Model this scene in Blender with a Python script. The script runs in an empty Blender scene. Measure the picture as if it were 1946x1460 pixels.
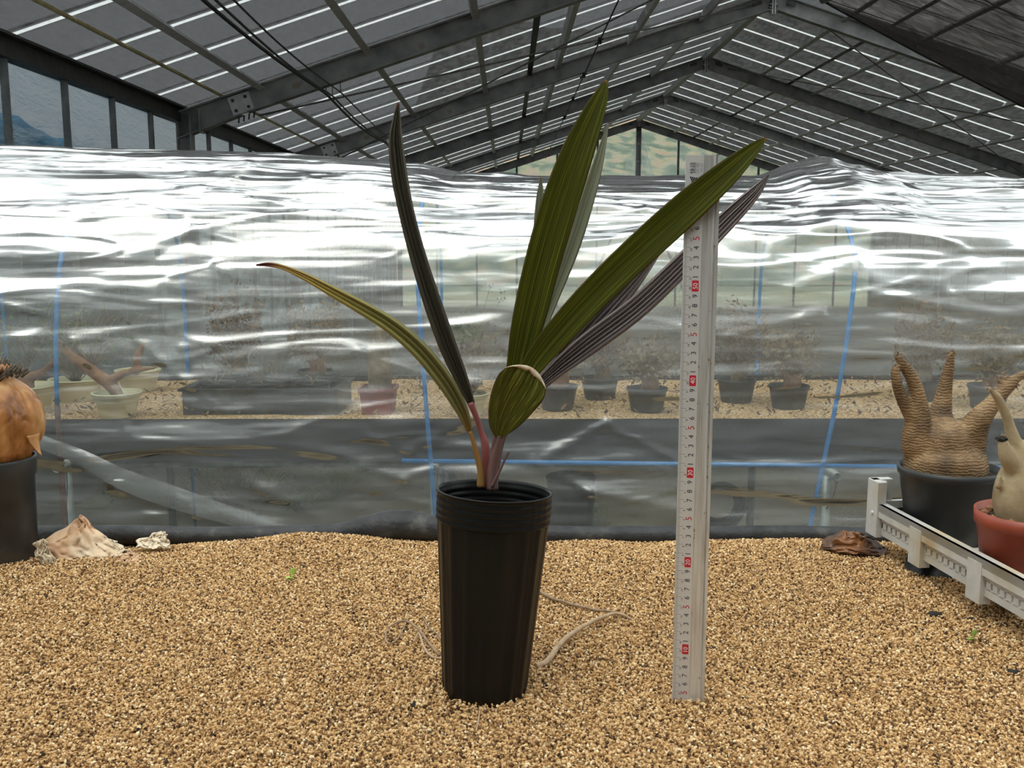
import bpy, bmesh, math, random
from mathutils import Vector, Matrix, noise

random.seed(11)
PI = math.pi
scene = bpy.context.scene
COL = scene.collection

# ------------------------------------------------------------------ camera
F_PX, W_PX, H_PX = 1834.0, 1946.0, 1460.0
CZ = 1.31                                   # camera height above the greenhouse floor
PITCH = math.atan(269.0 / F_PX)             # looking down
YAW = 10.0 / F_PX
cam_d = bpy.data.cameras.new('camera')
cam_d.sensor_width = 36.0
cam_d.lens = F_PX / W_PX * 36.0
cam_d.clip_start = 0.02
cam_d.clip_end = 300
cam = bpy.data.objects.new('camera', cam_d)
COL.objects.link(cam)
cam.location = (0, 0, CZ)
cam.rotation_euler = (PI / 2 - PITCH, 0, -YAW)
scene.camera = cam

# ------------------------------------------------------------------ world: even overcast sky
world = bpy.data.worlds.new('overcast_sky')
scene.world = world
world.use_nodes = True
bg = world.node_tree.nodes['Background']
bg.inputs['Color'].default_value = (0.96, 0.98, 1.0, 1)
bg.inputs['Strength'].default_value = 2.1
scene.view_settings.view_transform = 'Standard'
scene.view_settings.look = 'None'
scene.view_settings.gamma = 1.0
scene.view_settings.use_curve_mapping = False
scene.view_settings.exposure = 0.30
scene.cycles.transparent_max_bounces = 16
scene.cycles.max_bounces = 5
scene.cycles.diffuse_bounces = 3
scene.cycles.glossy_bounces = 2
scene.cycles.adaptive_threshold = 0.05

# weak sun behind the cloud cover
sun_d = bpy.data.lights.new('veiled_sun_offscreen', 'SUN')
sun_d.energy = 1.6
sun_d.angle = math.radians(35)
sun_d.color = (1.0, 0.95, 0.86)
sun = bpy.data.objects.new('veiled_sun_offscreen', sun_d)
COL.objects.link(sun)
sun.location = (1, -3, 8)
sun.rotation_euler = (math.radians(22), math.radians(-14), 0)

# ------------------------------------------------------------------ pixel helpers
_cr = Vector((math.cos(YAW), -math.sin(YAW), 0))
_fh = Vector((math.sin(YAW), math.cos(YAW), 0))
_fw = _fh * math.cos(PITCH) + Vector((0, 0, -math.sin(PITCH)))
_up = _fh * math.sin(PITCH) + Vector((0, 0, math.cos(PITCH)))
CAM = Vector((0, 0, CZ))


def ray(x, y):
    return _fw + _cr * ((x - W_PX / 2) / F_PX) - _up * ((y - H_PX / 2) / F_PX)


def PY(x, y, Y):
    d = ray(x, y)
    return CAM + d * (Y / d.y)


def PZ(x, y, Z):
    d = ray(x, y)
    return CAM + d * ((Z - CZ) / d.z)


# ------------------------------------------------------------------ materials
MATS = {}


def newmat(name):
    m = bpy.data.materials.new(name)
    m.use_nodes = True
    nt = m.node_tree
    MATS[name] = m
    return m, nt, nt.nodes, nt.links, nt.nodes['Principled BSDF']


def ramp(nodes, stops):
    r = nodes.new('ShaderNodeValToRGB')
    el = r.color_ramp.elements
    while len(el) < len(stops):
        el.new(0.5)
    for e, (p, c) in zip(el, stops):
        e.position = p
        e.color = (c[0], c[1], c[2], 1) if not isinstance(c, (int, float)) else (c, c, c, 1)
    return r


def pm(name, stops, scale=8.0, rough=0.6, bump=0.0, bscale=None, metal=0.0, stretch=(1, 1, 1), detail=6, spec=0.5,
       coat=0.0, sub=0.0):
    """noise driven colour + noise bump"""
    m, nt, N, L, b = newmat(name)
    if not isinstance(stops[0][0], (int, float)) or len(stops[0]) == 3:
        stops = [(i / max(1, len(stops) - 1) * 0.4 + 0.3, c) for i, c in enumerate(stops)]
    tc = N.new('ShaderNodeTexCoord')
    mp = N.new('ShaderNodeMapping')
    mp.inputs['Scale'].default_value = stretch
    L.new(tc.outputs['Object'], mp.inputs['Vector'])
    nz = N.new('ShaderNodeTexNoise')
    nz.inputs['Scale'].default_value = scale
    nz.inputs['Detail'].default_value = detail
    L.new(mp.outputs['Vector'], nz.inputs['Vector'])
    r = ramp(N, stops)
    L.new(nz.outputs['Fac'], r.inputs['Fac'])
    L.new(r.outputs['Color'], b.inputs['Base Color'])
    b.inputs['Roughness'].default_value = rough
    b.inputs['Metallic'].default_value = metal
    b.inputs['Specular IOR Level'].default_value = spec
    if bump:
        n2 = N.new('ShaderNodeTexNoise')
        n2.inputs['Scale'].default_value = bscale or scale * 4
        n2.inputs['Detail'].default_value = 5
        L.new(mp.outputs['Vector'], n2.inputs['Vector'])
        bp = N.new('ShaderNodeBump')
        bp.inputs['Strength'].default_value = bump
        bp.inputs['Distance'].default_value = 0.004
        L.new(n2.outputs['Fac'], bp.inputs['Height'])
        L.new(bp.outputs['Normal'], b.inputs['Normal'])
    return m


pm('galv_steel', [(.10, .105, .11), (.19, .195, .2), (.28, .28, .27)], 14, .55, .15)
pm('rusty_steel', [(0.28, (.15, .15, .155)), (.5, (.28, .28, .28)), (.64, (.36, .355, .35)), (.74, (.24, .19, .15)), (.82, (.30, .17, .09))], 6, .6, .15)
pm('plate_steel', [(.55, .55, .56), (.7, .7, .71)], 30, .5, .1)
pm('purlin_steel', [(.42, .42, .42), (.55, .55, .55)], 20, .55, .1)
pm('dark_steel', [(.025, .025, .026), (.06, .058, .056)], 20, .6, .1)
pm('white_bar', [(.75, .76, .76), (.9, .9, .9)], 20, .5)
pm('yellow_pipe', [(.34, .28, .14), (.5, .43, .24)], 25, .5, .1)
pm('black_rubber', [(.006, .006, .007), (.016, .016, .017)], 30, .55, .1)
pm('grey_wire', [(.12, .11, .1), (.2, .19, .17)], 30, .5)
pm('ground_soil', [(.06, .045, .028), (.13, .10, .06), (.2, .16, .10)], 3.0, .95, .6, 40)
pm('ground_grass', [(.05, .06, .03), (.10, .11, .05), (.16, .14, .08)], 2.0, .95, .5, 30)
pm('blue_pole', [(.03, .22, .55), (.05, .28, .64)], 30, .4)
pm('rust_sleeve', [(.10, .03, .02), (.16, .06, .03)], 30, .7, .2)
pm('joint_white', [(.6, .58, .52), (.75, .72, .66)], 60, .5)
pm('liner_black', [(.010, .010, .011), (.03, .03, .032)], 12, .5, .35, 60)
pm('roll_black', [(0.35, (.010, .010, .011)), (.6, (.03, .03, .032)), (.75, (.10, .095, .085))], 26, .6, .5, 120)
pm('pipe_zinc', [(.22, .24, .22), (.4, .42, .38)], 30, .45, .1, metal=.4)
pm('cream_plastic', [(.62, .57, .32), (.78, .72, .46)], 10, .5)
pm('maroon_plastic', [(.2, .035, .03), (.3, .06, .05)], 14, .5)
pm('terracotta_plastic', [(.27, .045, .022), (.36, .075, .04)], 16, .42, .05)
pm('pot_black', [(0.3, (.004, .004, .0042)), (.62, (.007, .007, .007)), (.78, (.02, .017, .013))], 9, .34, .2, 90, stretch=(1, 1, .15), spec=.2)
pm('pot_dusty', [(0.3, (.012, .013, .014)), (.55, (.03, .033, .035)), (.72, (.09, .085, .07))], 14, .45, .1)
pm('soil_dark', [(.015, .011, .007), (.05, .035, .022)], 120, .95, .8, 150)
pm('dry_brush', [(.10, .065, .035), (.2, .14, .08), (.3, .22, .13)], 40, .9, .3)
pm('litter_brown', [(0.3, (.03, .018, .009)), (.5, (.12, .06, .025)), (.7, (.30, .18, .08))], 30, .9)
pm('orange_bark', [(.22, .09, .04), (.38, .19, .09)], 40, .85, .5)
pm('green_leaf', [(.04, .07, .02), (.10, .15, .04)], 30, .6)
pm('weed_leaf', [(.22, .34, .05), (.34, .46, .10)], 60, .5)
pm('seedling_leaf', [(.35, .52, .08), (.45, .6, .14)], 80, .5)
pm('root_pale', [(.38, .24, .14), (.56, .40, .26)], 90, .8, .3, 200)
pm('root_grey', [(.22, .14, .08), (.40, .28, .18)], 90, .85, .3, 200)
pm('bark_chip', [(.008, .006, .005), (.03, .022, .016)], 90, .9, .6, 200)
pm('tray_plastic', [(0.3, (.40, .385, .36)), (.5, (.56, .545, .52)), (.62, (.5, .45, .36)), (.8, (.42, .28, .12))], 9, .55, .2, 60)
pm('blue_tarp', [(.02, .30, .62), (.05, .42, .75), (.10, .5, .8)], 4, .55, .5, 14)
pm('wood_cut', [(.36, .14, .05), (.5, .24, .1)], 60, .8)
pm('fleshy_caudex', [(0.25, (.20, .14, .07)), (.5, (.36, .27, .155)), (.75, (.46, .37, .23))], 22, .7, .3, 110)
pm('hill_wood', [(0.3, (.03, .05, .02)), (.45, (.05, .07, .04)), (.55, (.16, .15, .08)), (.66, (.22, .13, .08)), (.8, (.05, .08, .06))], 1.4, .95, .6, 3)
pm('petiole_purple', [(.09, .045, .045), (.16, .085, .075)], 40, .5, .1, stretch=(1, 1, .2))
pm('petiole_red', [(.16, .05, .045), (.32, .09, .09)], 40, .5, .1, stretch=(1, 1, .3))
pm('petiole_orange', [(.20, .09, .02), (.28, .15, .04)], 40, .55, .1, stretch=(1, 1, .2))
pm('husk_brown', [(0.3, (.03, .014, .008)), (.5, (.09, .034, .012)), (.62, (.24, .09, .025)), (.8, (.35, .22, .15))], 16, .38, .3, 60)
pm('peel_pale', [(0.3, (.42, .21, .11)), (.48, (.62, .38, .22)), (.6, (.70, .53, .36)), (.75, (.74, .62, .47))], 14, .6, .3, 90)
pm('dry_edge', [(0.35, (.42, .26, .15)), (.5, (.60, .48, .36)), (.62, (.66, .58, .48))], 90, .6, .3, 200)
pm('peel_cream', [(.66, .52, .36), (.78, .68, .52)], 20, .6, .3, 90)
pm('bulb_paper', [(0.34, (.17, .055, .013)), (.45, (.38, .155, .042)), (.55, (.50, .24, .08)), (.68, (.66, .42, .2))], 24, .32, 1.0, 50, stretch=(1, 1, .45))
pm('bulb_fibre', [(.05, .038, .028), (.2, .165, .13)], 160, .95, .8, 300)
pm('far_film', [(.55, .6, .62), (.75, .8, .82)], 3, .4)


def mat_bark():
    # ringed tan skin of the caudex plants
    m, nt, N, L, b = newmat('ringed_bark')
    tc = N.new('ShaderNodeTexCoord')
    w = N.new('ShaderNodeTexWave')
    w.bands_direction = 'Z'
    w.inputs['Scale'].default_value = 70
    w.inputs['Distortion'].default_value = 7
    w.inputs['Detail'].default_value = 3
    w.inputs['Detail Scale'].default_value = 1.6
    L.new(tc.outputs['Object'], w.inputs['Vector'])
    nz = N.new('ShaderNodeTexNoise')
    nz.inputs['Scale'].default_value = 26
    nz.inputs['Detail'].default_value = 6
    L.new(tc.outputs['Object'], nz.inputs['Vector'])
    r = ramp(N, [(.32, (.085, .045, .017)), (.5, (.20, .115, .048)), (.68, (.33, .205, .095))])
    L.new(nz.outputs['Fac'], r.inputs['Fac'])
    r2 = ramp(N, [(.0, (.62, .58, .55)), (.4, (1, 1, 1))])
    L.new(w.outputs['Fac'], r2.inputs['Fac'])
    mx = N.new('ShaderNodeMix')
    mx.data_type = 'RGBA'
    mx.blend_type = 'MULTIPLY'
    mx.inputs['Factor'].default_value = 1
    L.new(r.outputs['Color'], mx.inputs[6])
    L.new(r2.outputs['Color'], mx.inputs[7])
    L.new(mx.outputs[2], b.inputs['Base Color'])
    b.inputs['Roughness'].default_value = .62
    ad = N.new('ShaderNodeMath')
    ad.operation = 'MULTIPLY_ADD'
    ad.inputs[1].default_value = .7
    L.new(nz.outputs['Fac'], ad.inputs[0])
    L.new(w.outputs['Fac'], ad.inputs[2])
    bp = N.new('ShaderNodeBump')
    bp.inputs['Strength'].default_value = .4
    bp.inputs['Distance'].default_value = .002
    L.new(ad.outputs[0], bp.inputs['Height'])
    L.new(bp.outputs['Normal'], b.inputs['Normal'])


mat_bark()


def mat_gravel(name, bright=1.0, grain=False):
    m, nt, N, L, b = newmat(name)
    stops = [(0.0, (.03, .014, .006)), (.12, (.17, .083, .031)), (.30, (.44, .25, .098)), (.6, (.64, .39, .170)), (.85, (.77, .515, .25)),
             (1.0, (.93, .77, .52))]
    stops = [(p, tuple(v * bright for v in c)) for p, c in stops]
    r = ramp(N, stops)
    if grain:
        oi = N.new('ShaderNodeObjectInfo')
        L.new(oi.outputs['Random'], r.inputs['Fac'])
    else:
        tc = N.new('ShaderNodeTexCoord')
        v = N.new('ShaderNodeTexVoronoi')
        v.inputs['Scale'].default_value = 260
        L.new(tc.outputs['Object'], v.inputs['Vector'])
        sp = N.new('ShaderNodeSeparateColor')
        L.new(v.outputs['Color'], sp.inputs['Color'])
        L.new(sp.outputs[0], r.inputs['Fac'])
        bp = N.new('ShaderNodeBump')
        bp.inputs['Strength'].default_value = .8
        bp.inputs['Distance'].default_value = .003
        bp.invert = True
        L.new(v.outputs['Distance'], bp.inputs['Height'])
        L.new(bp.outputs['Normal'], b.inputs['Normal'])
    L.new(r.outputs['Color'], b.inputs['Base Color'])
    b.inputs['Roughness'].default_value = .85
    return m


mat_gravel('gravel_grain', 1.0, True)
mat_gravel('gravel_base')


def mat_leaf(name, dark, mid, vein, edge, tip, rough=.42, folds=9, tip0=.95):
    m, nt, N, L, b = newmat(name)
    uv = N.new('ShaderNodeUVMap')
    sp = N.new('ShaderNodeSeparateXYZ')
    L.new(uv.outputs['UV'], sp.inputs[0])
    mp = N.new('ShaderNodeMapping')
    mp.inputs['Scale'].default_value = (folds * 2.2, 1.1, 1)
    L.new(uv.outputs['UV'], mp.inputs['Vector'])
    nz = N.new('ShaderNodeTexNoise')
    nz.inputs['Scale'].default_value = 1.6
    nz.inputs['Detail'].default_value = 4
    nz.inputs['Roughness'].default_value = .62
    L.new(mp.outputs['Vector'], nz.inputs['Vector'])
    r = ramp(N, [(.38, dark), (.49, mid), (.56, mid), (.63, vein)])
    L.new(nz.outputs['Fac'], r.inputs['Fac'])
    # edge band
    s = N.new('ShaderNodeMath'); s.operation = 'SUBTRACT'; s.inputs[1].default_value = .5
    L.new(sp.outputs[0], s.inputs[0])
    a = N.new('ShaderNodeMath'); a.operation = 'ABSOLUTE'
    L.new(s.outputs[0], a.inputs[0])
    re = ramp(N, [(.465, 0.0), (.495, 1.0)])
    L.new(a.outputs[0], re.inputs['Fac'])
    mx = N.new('ShaderNodeMix'); mx.data_type = 'RGBA'
    L.new(re.outputs['Color'], mx.inputs['Factor'])
    L.new(r.outputs['Color'], mx.inputs[6])
    mx.inputs[7].default_value = (*edge, 1)
    rt = ramp(N, [(tip0, 0.0), (min(1, tip0 + .05), 1.0)])
    L.new(sp.outputs[1], rt.inputs['Fac'])
    m2 = N.new('ShaderNodeMix'); m2.data_type = 'RGBA'
    L.new(rt.outputs['Color'], m2.inputs['Factor'])
    L.new(mx.outputs[2], m2.inputs[6])
    m2.inputs[7].default_value = (*tip, 1)
    L.new(m2.outputs[2], b.inputs['Base Color'])
    b.inputs['Roughness'].default_value = rough
    b.inputs['Specular IOR Level'].default_value = .28
    bp = N.new('ShaderNodeBump')
    bp.inputs['Strength'].default_value = .25
    bp.inputs['Distance'].default_value = .002
    L.new(nz.outputs['Fac'], bp.inputs['Height'])
    L.new(bp.outputs['Normal'], b.inputs['Normal'])
    # thin leaf lets some light through
    tr = N.new('ShaderNodeBsdfTranslucent')
    L.new(m2.outputs[2], tr.inputs['Color'])
    ms = N.new('ShaderNodeMixShader')
    ms.inputs[0].default_value = .22
    L.new(b.outputs[0], ms.inputs[1])
    L.new(tr.outputs[0], ms.inputs[2])
    L.new(ms.outputs[0], N['Material Output'].inputs['Surface'])


mat_leaf('leaf_green', (.032, .037, .002), (.080, .092, .004), (.24, .25, .02), (.10, .05, .02), (.30, .12, .04), rough=.5)
mat_leaf('leaf_stub', (.038, .036, .004), (.085, .090, .008), (.28, .28, .05), (.09, .04, .02), (.5, .36, .24), tip0=.985)
mat_leaf('leaf_folded', (.022, .022, .014), (.07, .064, .045), (.22, .19, .15), (.13, .07, .05), (.28, .10, .04))
mat_leaf('leaf_purple', (.05, .038, .038), (.21, .175, .175), (.58, .53, .52), (.16, .08, .06), (.2, .12, .08), rough=.35)
mat_leaf('leaf_pale', (.10, .11, .06), (.2, .21, .13), (.42, .42, .33), (.22, .16, .10), (.3, .13, .05))


def mat_leaf_dying():
    m, nt, N, L, b = newmat('leaf_dying')
    uv = N.new('ShaderNodeUVMap')
    sp = N.new('ShaderNodeSeparateXYZ')
    L.new(uv.outputs['UV'], sp.inputs[0])
    mp = N.new('ShaderNodeMapping')
    mp.inputs['Scale'].default_value = (14, 1.5, 1)
    L.new(uv.outputs['UV'], mp.inputs['Vector'])
    nz = N.new('ShaderNodeTexNoise')
    nz.inputs['Scale'].default_value = 1.6
    nz.inputs['Detail'].default_value = 4
    L.new(mp.outputs['Vector'], nz.inputs['Vector'])
    ad = N.new('ShaderNodeMath'); ad.operation = 'MULTIPLY_ADD'; ad.inputs[1].default_value = .16; 
    L.new(nz.outputs['Fac'], ad.inputs[0]); L.new(sp.outputs[1], ad.inputs[2])
    r = ramp(N, [(.10, (.22, .12, .03)), (.22, (.16, .15, .05)), (.52, (.26, .24, .07)), (.72, (.42, .33, .08)), (.90, (.46, .30, .09)),
                 (.965, (.30, .10, .05)), (1.0, (.10, .02, .02))])
    L.new(ad.outputs[0], r.inputs['Fac'])
    rs = ramp(N, [(.35, .55), (.55, 1.0)])
    L.new(nz.outputs['Fac'], rs.inputs['Fac'])
    mx = N.new('ShaderNodeMix'); mx.data_type = 'RGBA'; mx.blend_type = 'MULTIPLY'; mx.inputs['Factor'].default_value = 1
    L.new(r.outputs['Color'], mx.inputs[6]); L.new(rs.outputs['Color'], mx.inputs[7])
    L.new(mx.outputs[2], b.inputs['Base Color'])
    b.inputs['Roughness'].default_value = .55


mat_leaf_dying()


def sheet_material(name, tint, clear, scat_col, streak_scale=(1, 1, 1), nscale=6, var=.3, gloss=.06, grough=.15, bump=0.0, bscale=14, bdist=.02, fresnel=False,
                   translucent=.5, blotch=None, crinkle=False, detail=3.0):
    """thin see-through sheet: part passes straight through, part scatters, a little mirror"""
    m, nt, N, L, b = newmat(name)
    N.remove(b)
    out = N['Material Output']
    tc = N.new('ShaderNodeTexCoord')
    mp = N.new('ShaderNodeMapping'); mp.inputs['Scale'].default_value = streak_scale
    L.new(tc.outputs['Object'], mp.inputs['Vector'])
    nz = N.new('ShaderNodeTexNoise'); nz.inputs['Scale'].default_value = nscale; nz.inputs['Detail'].default_value = detail
    nz.inputs['Roughness'].default_value = .62
    L.new(mp.outputs['Vector'], nz.inputs['Vector'])
    tr = N.new('ShaderNodeBsdfTransparent'); tr.inputs['Color'].default_value = (*tint, 1)
    df = N.new('ShaderNodeBsdfDiffuse'); tl = N.new('ShaderNodeBsdfTranslucent')
    if blotch:
        rb = ramp(N, [(.35, scat_col), (.65, blotch)])
        L.new(nz.outputs['Fac'], rb.inputs['Fac'])
        L.new(rb.outputs['Color'], df.inputs['Color']); L.new(rb.outputs['Color'], tl.inputs['Color'])
    else:
        df.inputs['Color'].default_value = (*scat_col, 1); tl.inputs['Color'].default_value = (*scat_col, 1)
    sc_ = N.new('ShaderNodeMixShader'); sc_.inputs[0].default_value = translucent
    L.new(df.outputs[0], sc_.inputs[1]); L.new(tl.outputs[0], sc_.inputs[2])
    # haze factor
    mr = N.new('ShaderNodeMapRange')
    mr.inputs['From Min'].default_value = .3; mr.inputs['From Max'].default_value = .7
    mr.inputs['To Min'].default_value = max(0, (1 - clear) - var); mr.inputs['To Max'].default_value = min(1, (1 - clear) + var)
    L.new(nz.outputs['Fac'], mr.inputs['Value'])
    fac = mr.outputs[0]
    hgt = None
    if crinkle:
        uvn = N.new('ShaderNodeUVMap')

        def mth(op, a_, b_=None, clamp=False):
            q = N.new('ShaderNodeMath'); q.operation = op; q.use_clamp = clamp
            for i_, v_ in enumerate((a_, b_)):
                if v_ is None: continue
                if isinstance(v_, (int, float)): q.inputs[i_].default_value = v_
                else: L.new(v_, q.inputs[i_])
            return q.outputs[0]

        def nn(sc, rot, scale, det, dist):
            mq = N.new('ShaderNodeMapping'); mq.inputs['Scale'].default_value = (sc[0], sc[1], 1); mq.inputs['Rotation'].default_value = (0, 0, rot)
            L.new(uvn.outputs['UV'], mq.inputs['Vector'])
            q = N.new('ShaderNodeTexNoise'); q.inputs['Scale'].default_value = scale; q.inputs['Detail'].default_value = det; q.inputs['Distortion'].default_value = dist
            L.new(mq.outputs[0], q.inputs['Vector'])
            return q.outputs['Fac']

        n_a = nn((1.1, 7.0), .05, 1.3, 1.5, .12); n_b = nn((1.8, 13.0), -.16, 1.4, 1.6, .15); n_c = nn((3.0, 9.0), .42, 1.3, 1.2, .1)
        hgt = mth('ADD', mth('MULTIPLY', n_a, 1.0), mth('ADD', mth('MULTIPLY', n_b, .5), mth('MULTIPLY', n_c, .3)))
    m1 = N.new('ShaderNodeMixShader')
    L.new(fac, m1.inputs[0]); L.new(tr.outputs[0], m1.inputs[1]); L.new(sc_.outputs[0], m1.inputs[2])
    last = m1
    if gloss:
        gl = N.new('ShaderNodeBsdfGlossy'); gl.inputs['Roughness'].default_value = grough
        m2 = N.new('ShaderNodeMixShader'); m2.inputs[0].default_value = gloss
        if fresnel:
            fr = N.new('ShaderNodeFresnel'); fr.inputs['IOR'].default_value = 1.5
            f2 = N.new('ShaderNodeMath'); f2.operation = 'MULTIPLY'; f2.inputs[1].default_value = 1.8; f2.use_clamp = True   # both faces of the film
            L.new(fr.outputs[0], f2.inputs[0]); L.new(f2.outputs[0], m2.inputs[0])
        L.new(m1.outputs[0], m2.inputs[1]); L.new(gl.outputs[0], m2.inputs[2])
        last = m2
    if bump:
        mp2 = N.new('ShaderNodeMapping'); mp2.inputs['Scale'].default_value = streak_scale
        L.new(tc.outputs['Object'], mp2.inputs['Vector'])
        n2 = N.new('ShaderNodeTexNoise'); n2.inputs['Scale'].default_value = bscale; n2.inputs['Detail'].default_value = 5
        n2.inputs['Distortion'].default_value = .6
        L.new(mp2.outputs['Vector'], n2.inputs['Vector'])
        bp = N.new('ShaderNodeBump'); bp.inputs['Strength'].default_value = bump; bp.inputs['Distance'].default_value = bdist
        L.new(n2.outputs['Fac'] if hgt is None else hgt, bp.inputs['Height'])
        for s in ([gl] if gloss else []) + ([fr] if fresnel else []) + [df, tl]:
            L.new(bp.outputs['Normal'], s.inputs['Normal'])
    L.new(last.outputs[0], out.inputs['Surface'])
    return m


sheet_material('film_clear', (.94, .97, .97), .77, (.96, .98, .98), (.35, 1, 1.6), 5, .06, .07, .19, bump=.85, bdist=.042, crinkle=True, fresnel=True)
sheet_material('roof_glass', (.92, .95, .94), .97, (.8, .85, .85), (1, 1, 1), 3, .02, .04, .03, detail=0.0)
sheet_material('milky_glass', (.9, .92, .92), .45, (.8, .82, .82), (1, 1, 1), 3, .15, .03, .1)
sheet_material('shade_net', (.36, .36, .37), .085, (.024, .023, .024), (1, .35, 1), 16, .04, 0, translucent=.6, blotch=(.058, .056, .057), detail=4.0)
sheet_material('curtain_net', (.45, .42, .4), .13, (.03, .027, .024), (.4, 1.6, 1), 9, .10, 0)
sheet_material('wall_sheet', (.74, .83, .86), .07, (.010, .013, .014), (1, .7, 3.0), 5, .05, .02, .35, bump=.6, translucent=.6, blotch=(.14, .165, .17), detail=6.0)
sheet_material('gable_glass', (.85, .9, .9), .9, (.7, .75, .76), (1, 1, 1), 3, .08, .04, .05)


def mat_ruler():
    m, nt, N, L, b = newmat('ruler_aluminium')
    tc = N.new('ShaderNodeTexCoord'); mp = N.new('ShaderNodeMapping'); mp.inputs['Scale'].default_value = (1, 1, .06)
    L.new(tc.outputs['Object'], mp.inputs['Vector'])
    nz = N.new('ShaderNodeTexNoise'); nz.inputs['Scale'].default_value = 220; nz.inputs['Detail'].default_value = 4
    L.new(mp.outputs['Vector'], nz.inputs['Vector'])
    r = ramp(N, [(.25, (.45, .38, .3)), (.42, (.62, .6, .58)), (.6, (.74, .73, .72))])
    L.new(nz.outputs['Fac'], r.inputs['Fac']); L.new(r.outputs['Color'], b.inputs['Base Color'])
    b.inputs['Metallic'].default_value = .5; b.inputs['Roughness'].default_value = .38
    m, nt, N, L, b = newmat('ruler_face')
    b.inputs['Base Color'].default_value = (.64, .62, .61, 1); b.inputs['Metallic'].default_value = .25; b.inputs['Roughness'].default_value = .42
    for nm, c in (('print_black', (.012, .012, .03)), ('print_red', (.5, .012, .03)), ('print_white', (.8, .74, .74)), ('print_grey', (.3, .28, .3))):
        m, nt, N, L, b = newmat(nm)
        nz = N.new('ShaderNodeTexNoise'); nz.inputs['Scale'].default_value = 900
        r = ramp(N, [(.3, tuple(min(1, v * 1.25) for v in c)), (.6, c)])
        L.new(nz.outputs['Fac'], r.inputs['Fac']); L.new(r.outputs['Color'], b.inputs['Base Color'])
        b.inputs['Roughness'].default_value = .5
    pm('ruler_dirt', [(.16, .07, .03), (.3, .16, .07)], 300, .9)


mat_ruler()


# ------------------------------------------------------------------ mesh helpers
def Mw(o):
    m = Matrix.Identity(4)
    while o is not None:
        m = Matrix.LocRotScale(o.location, o.rotation_euler, o.scale) @ m
        o = o.parent
    return m


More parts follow.
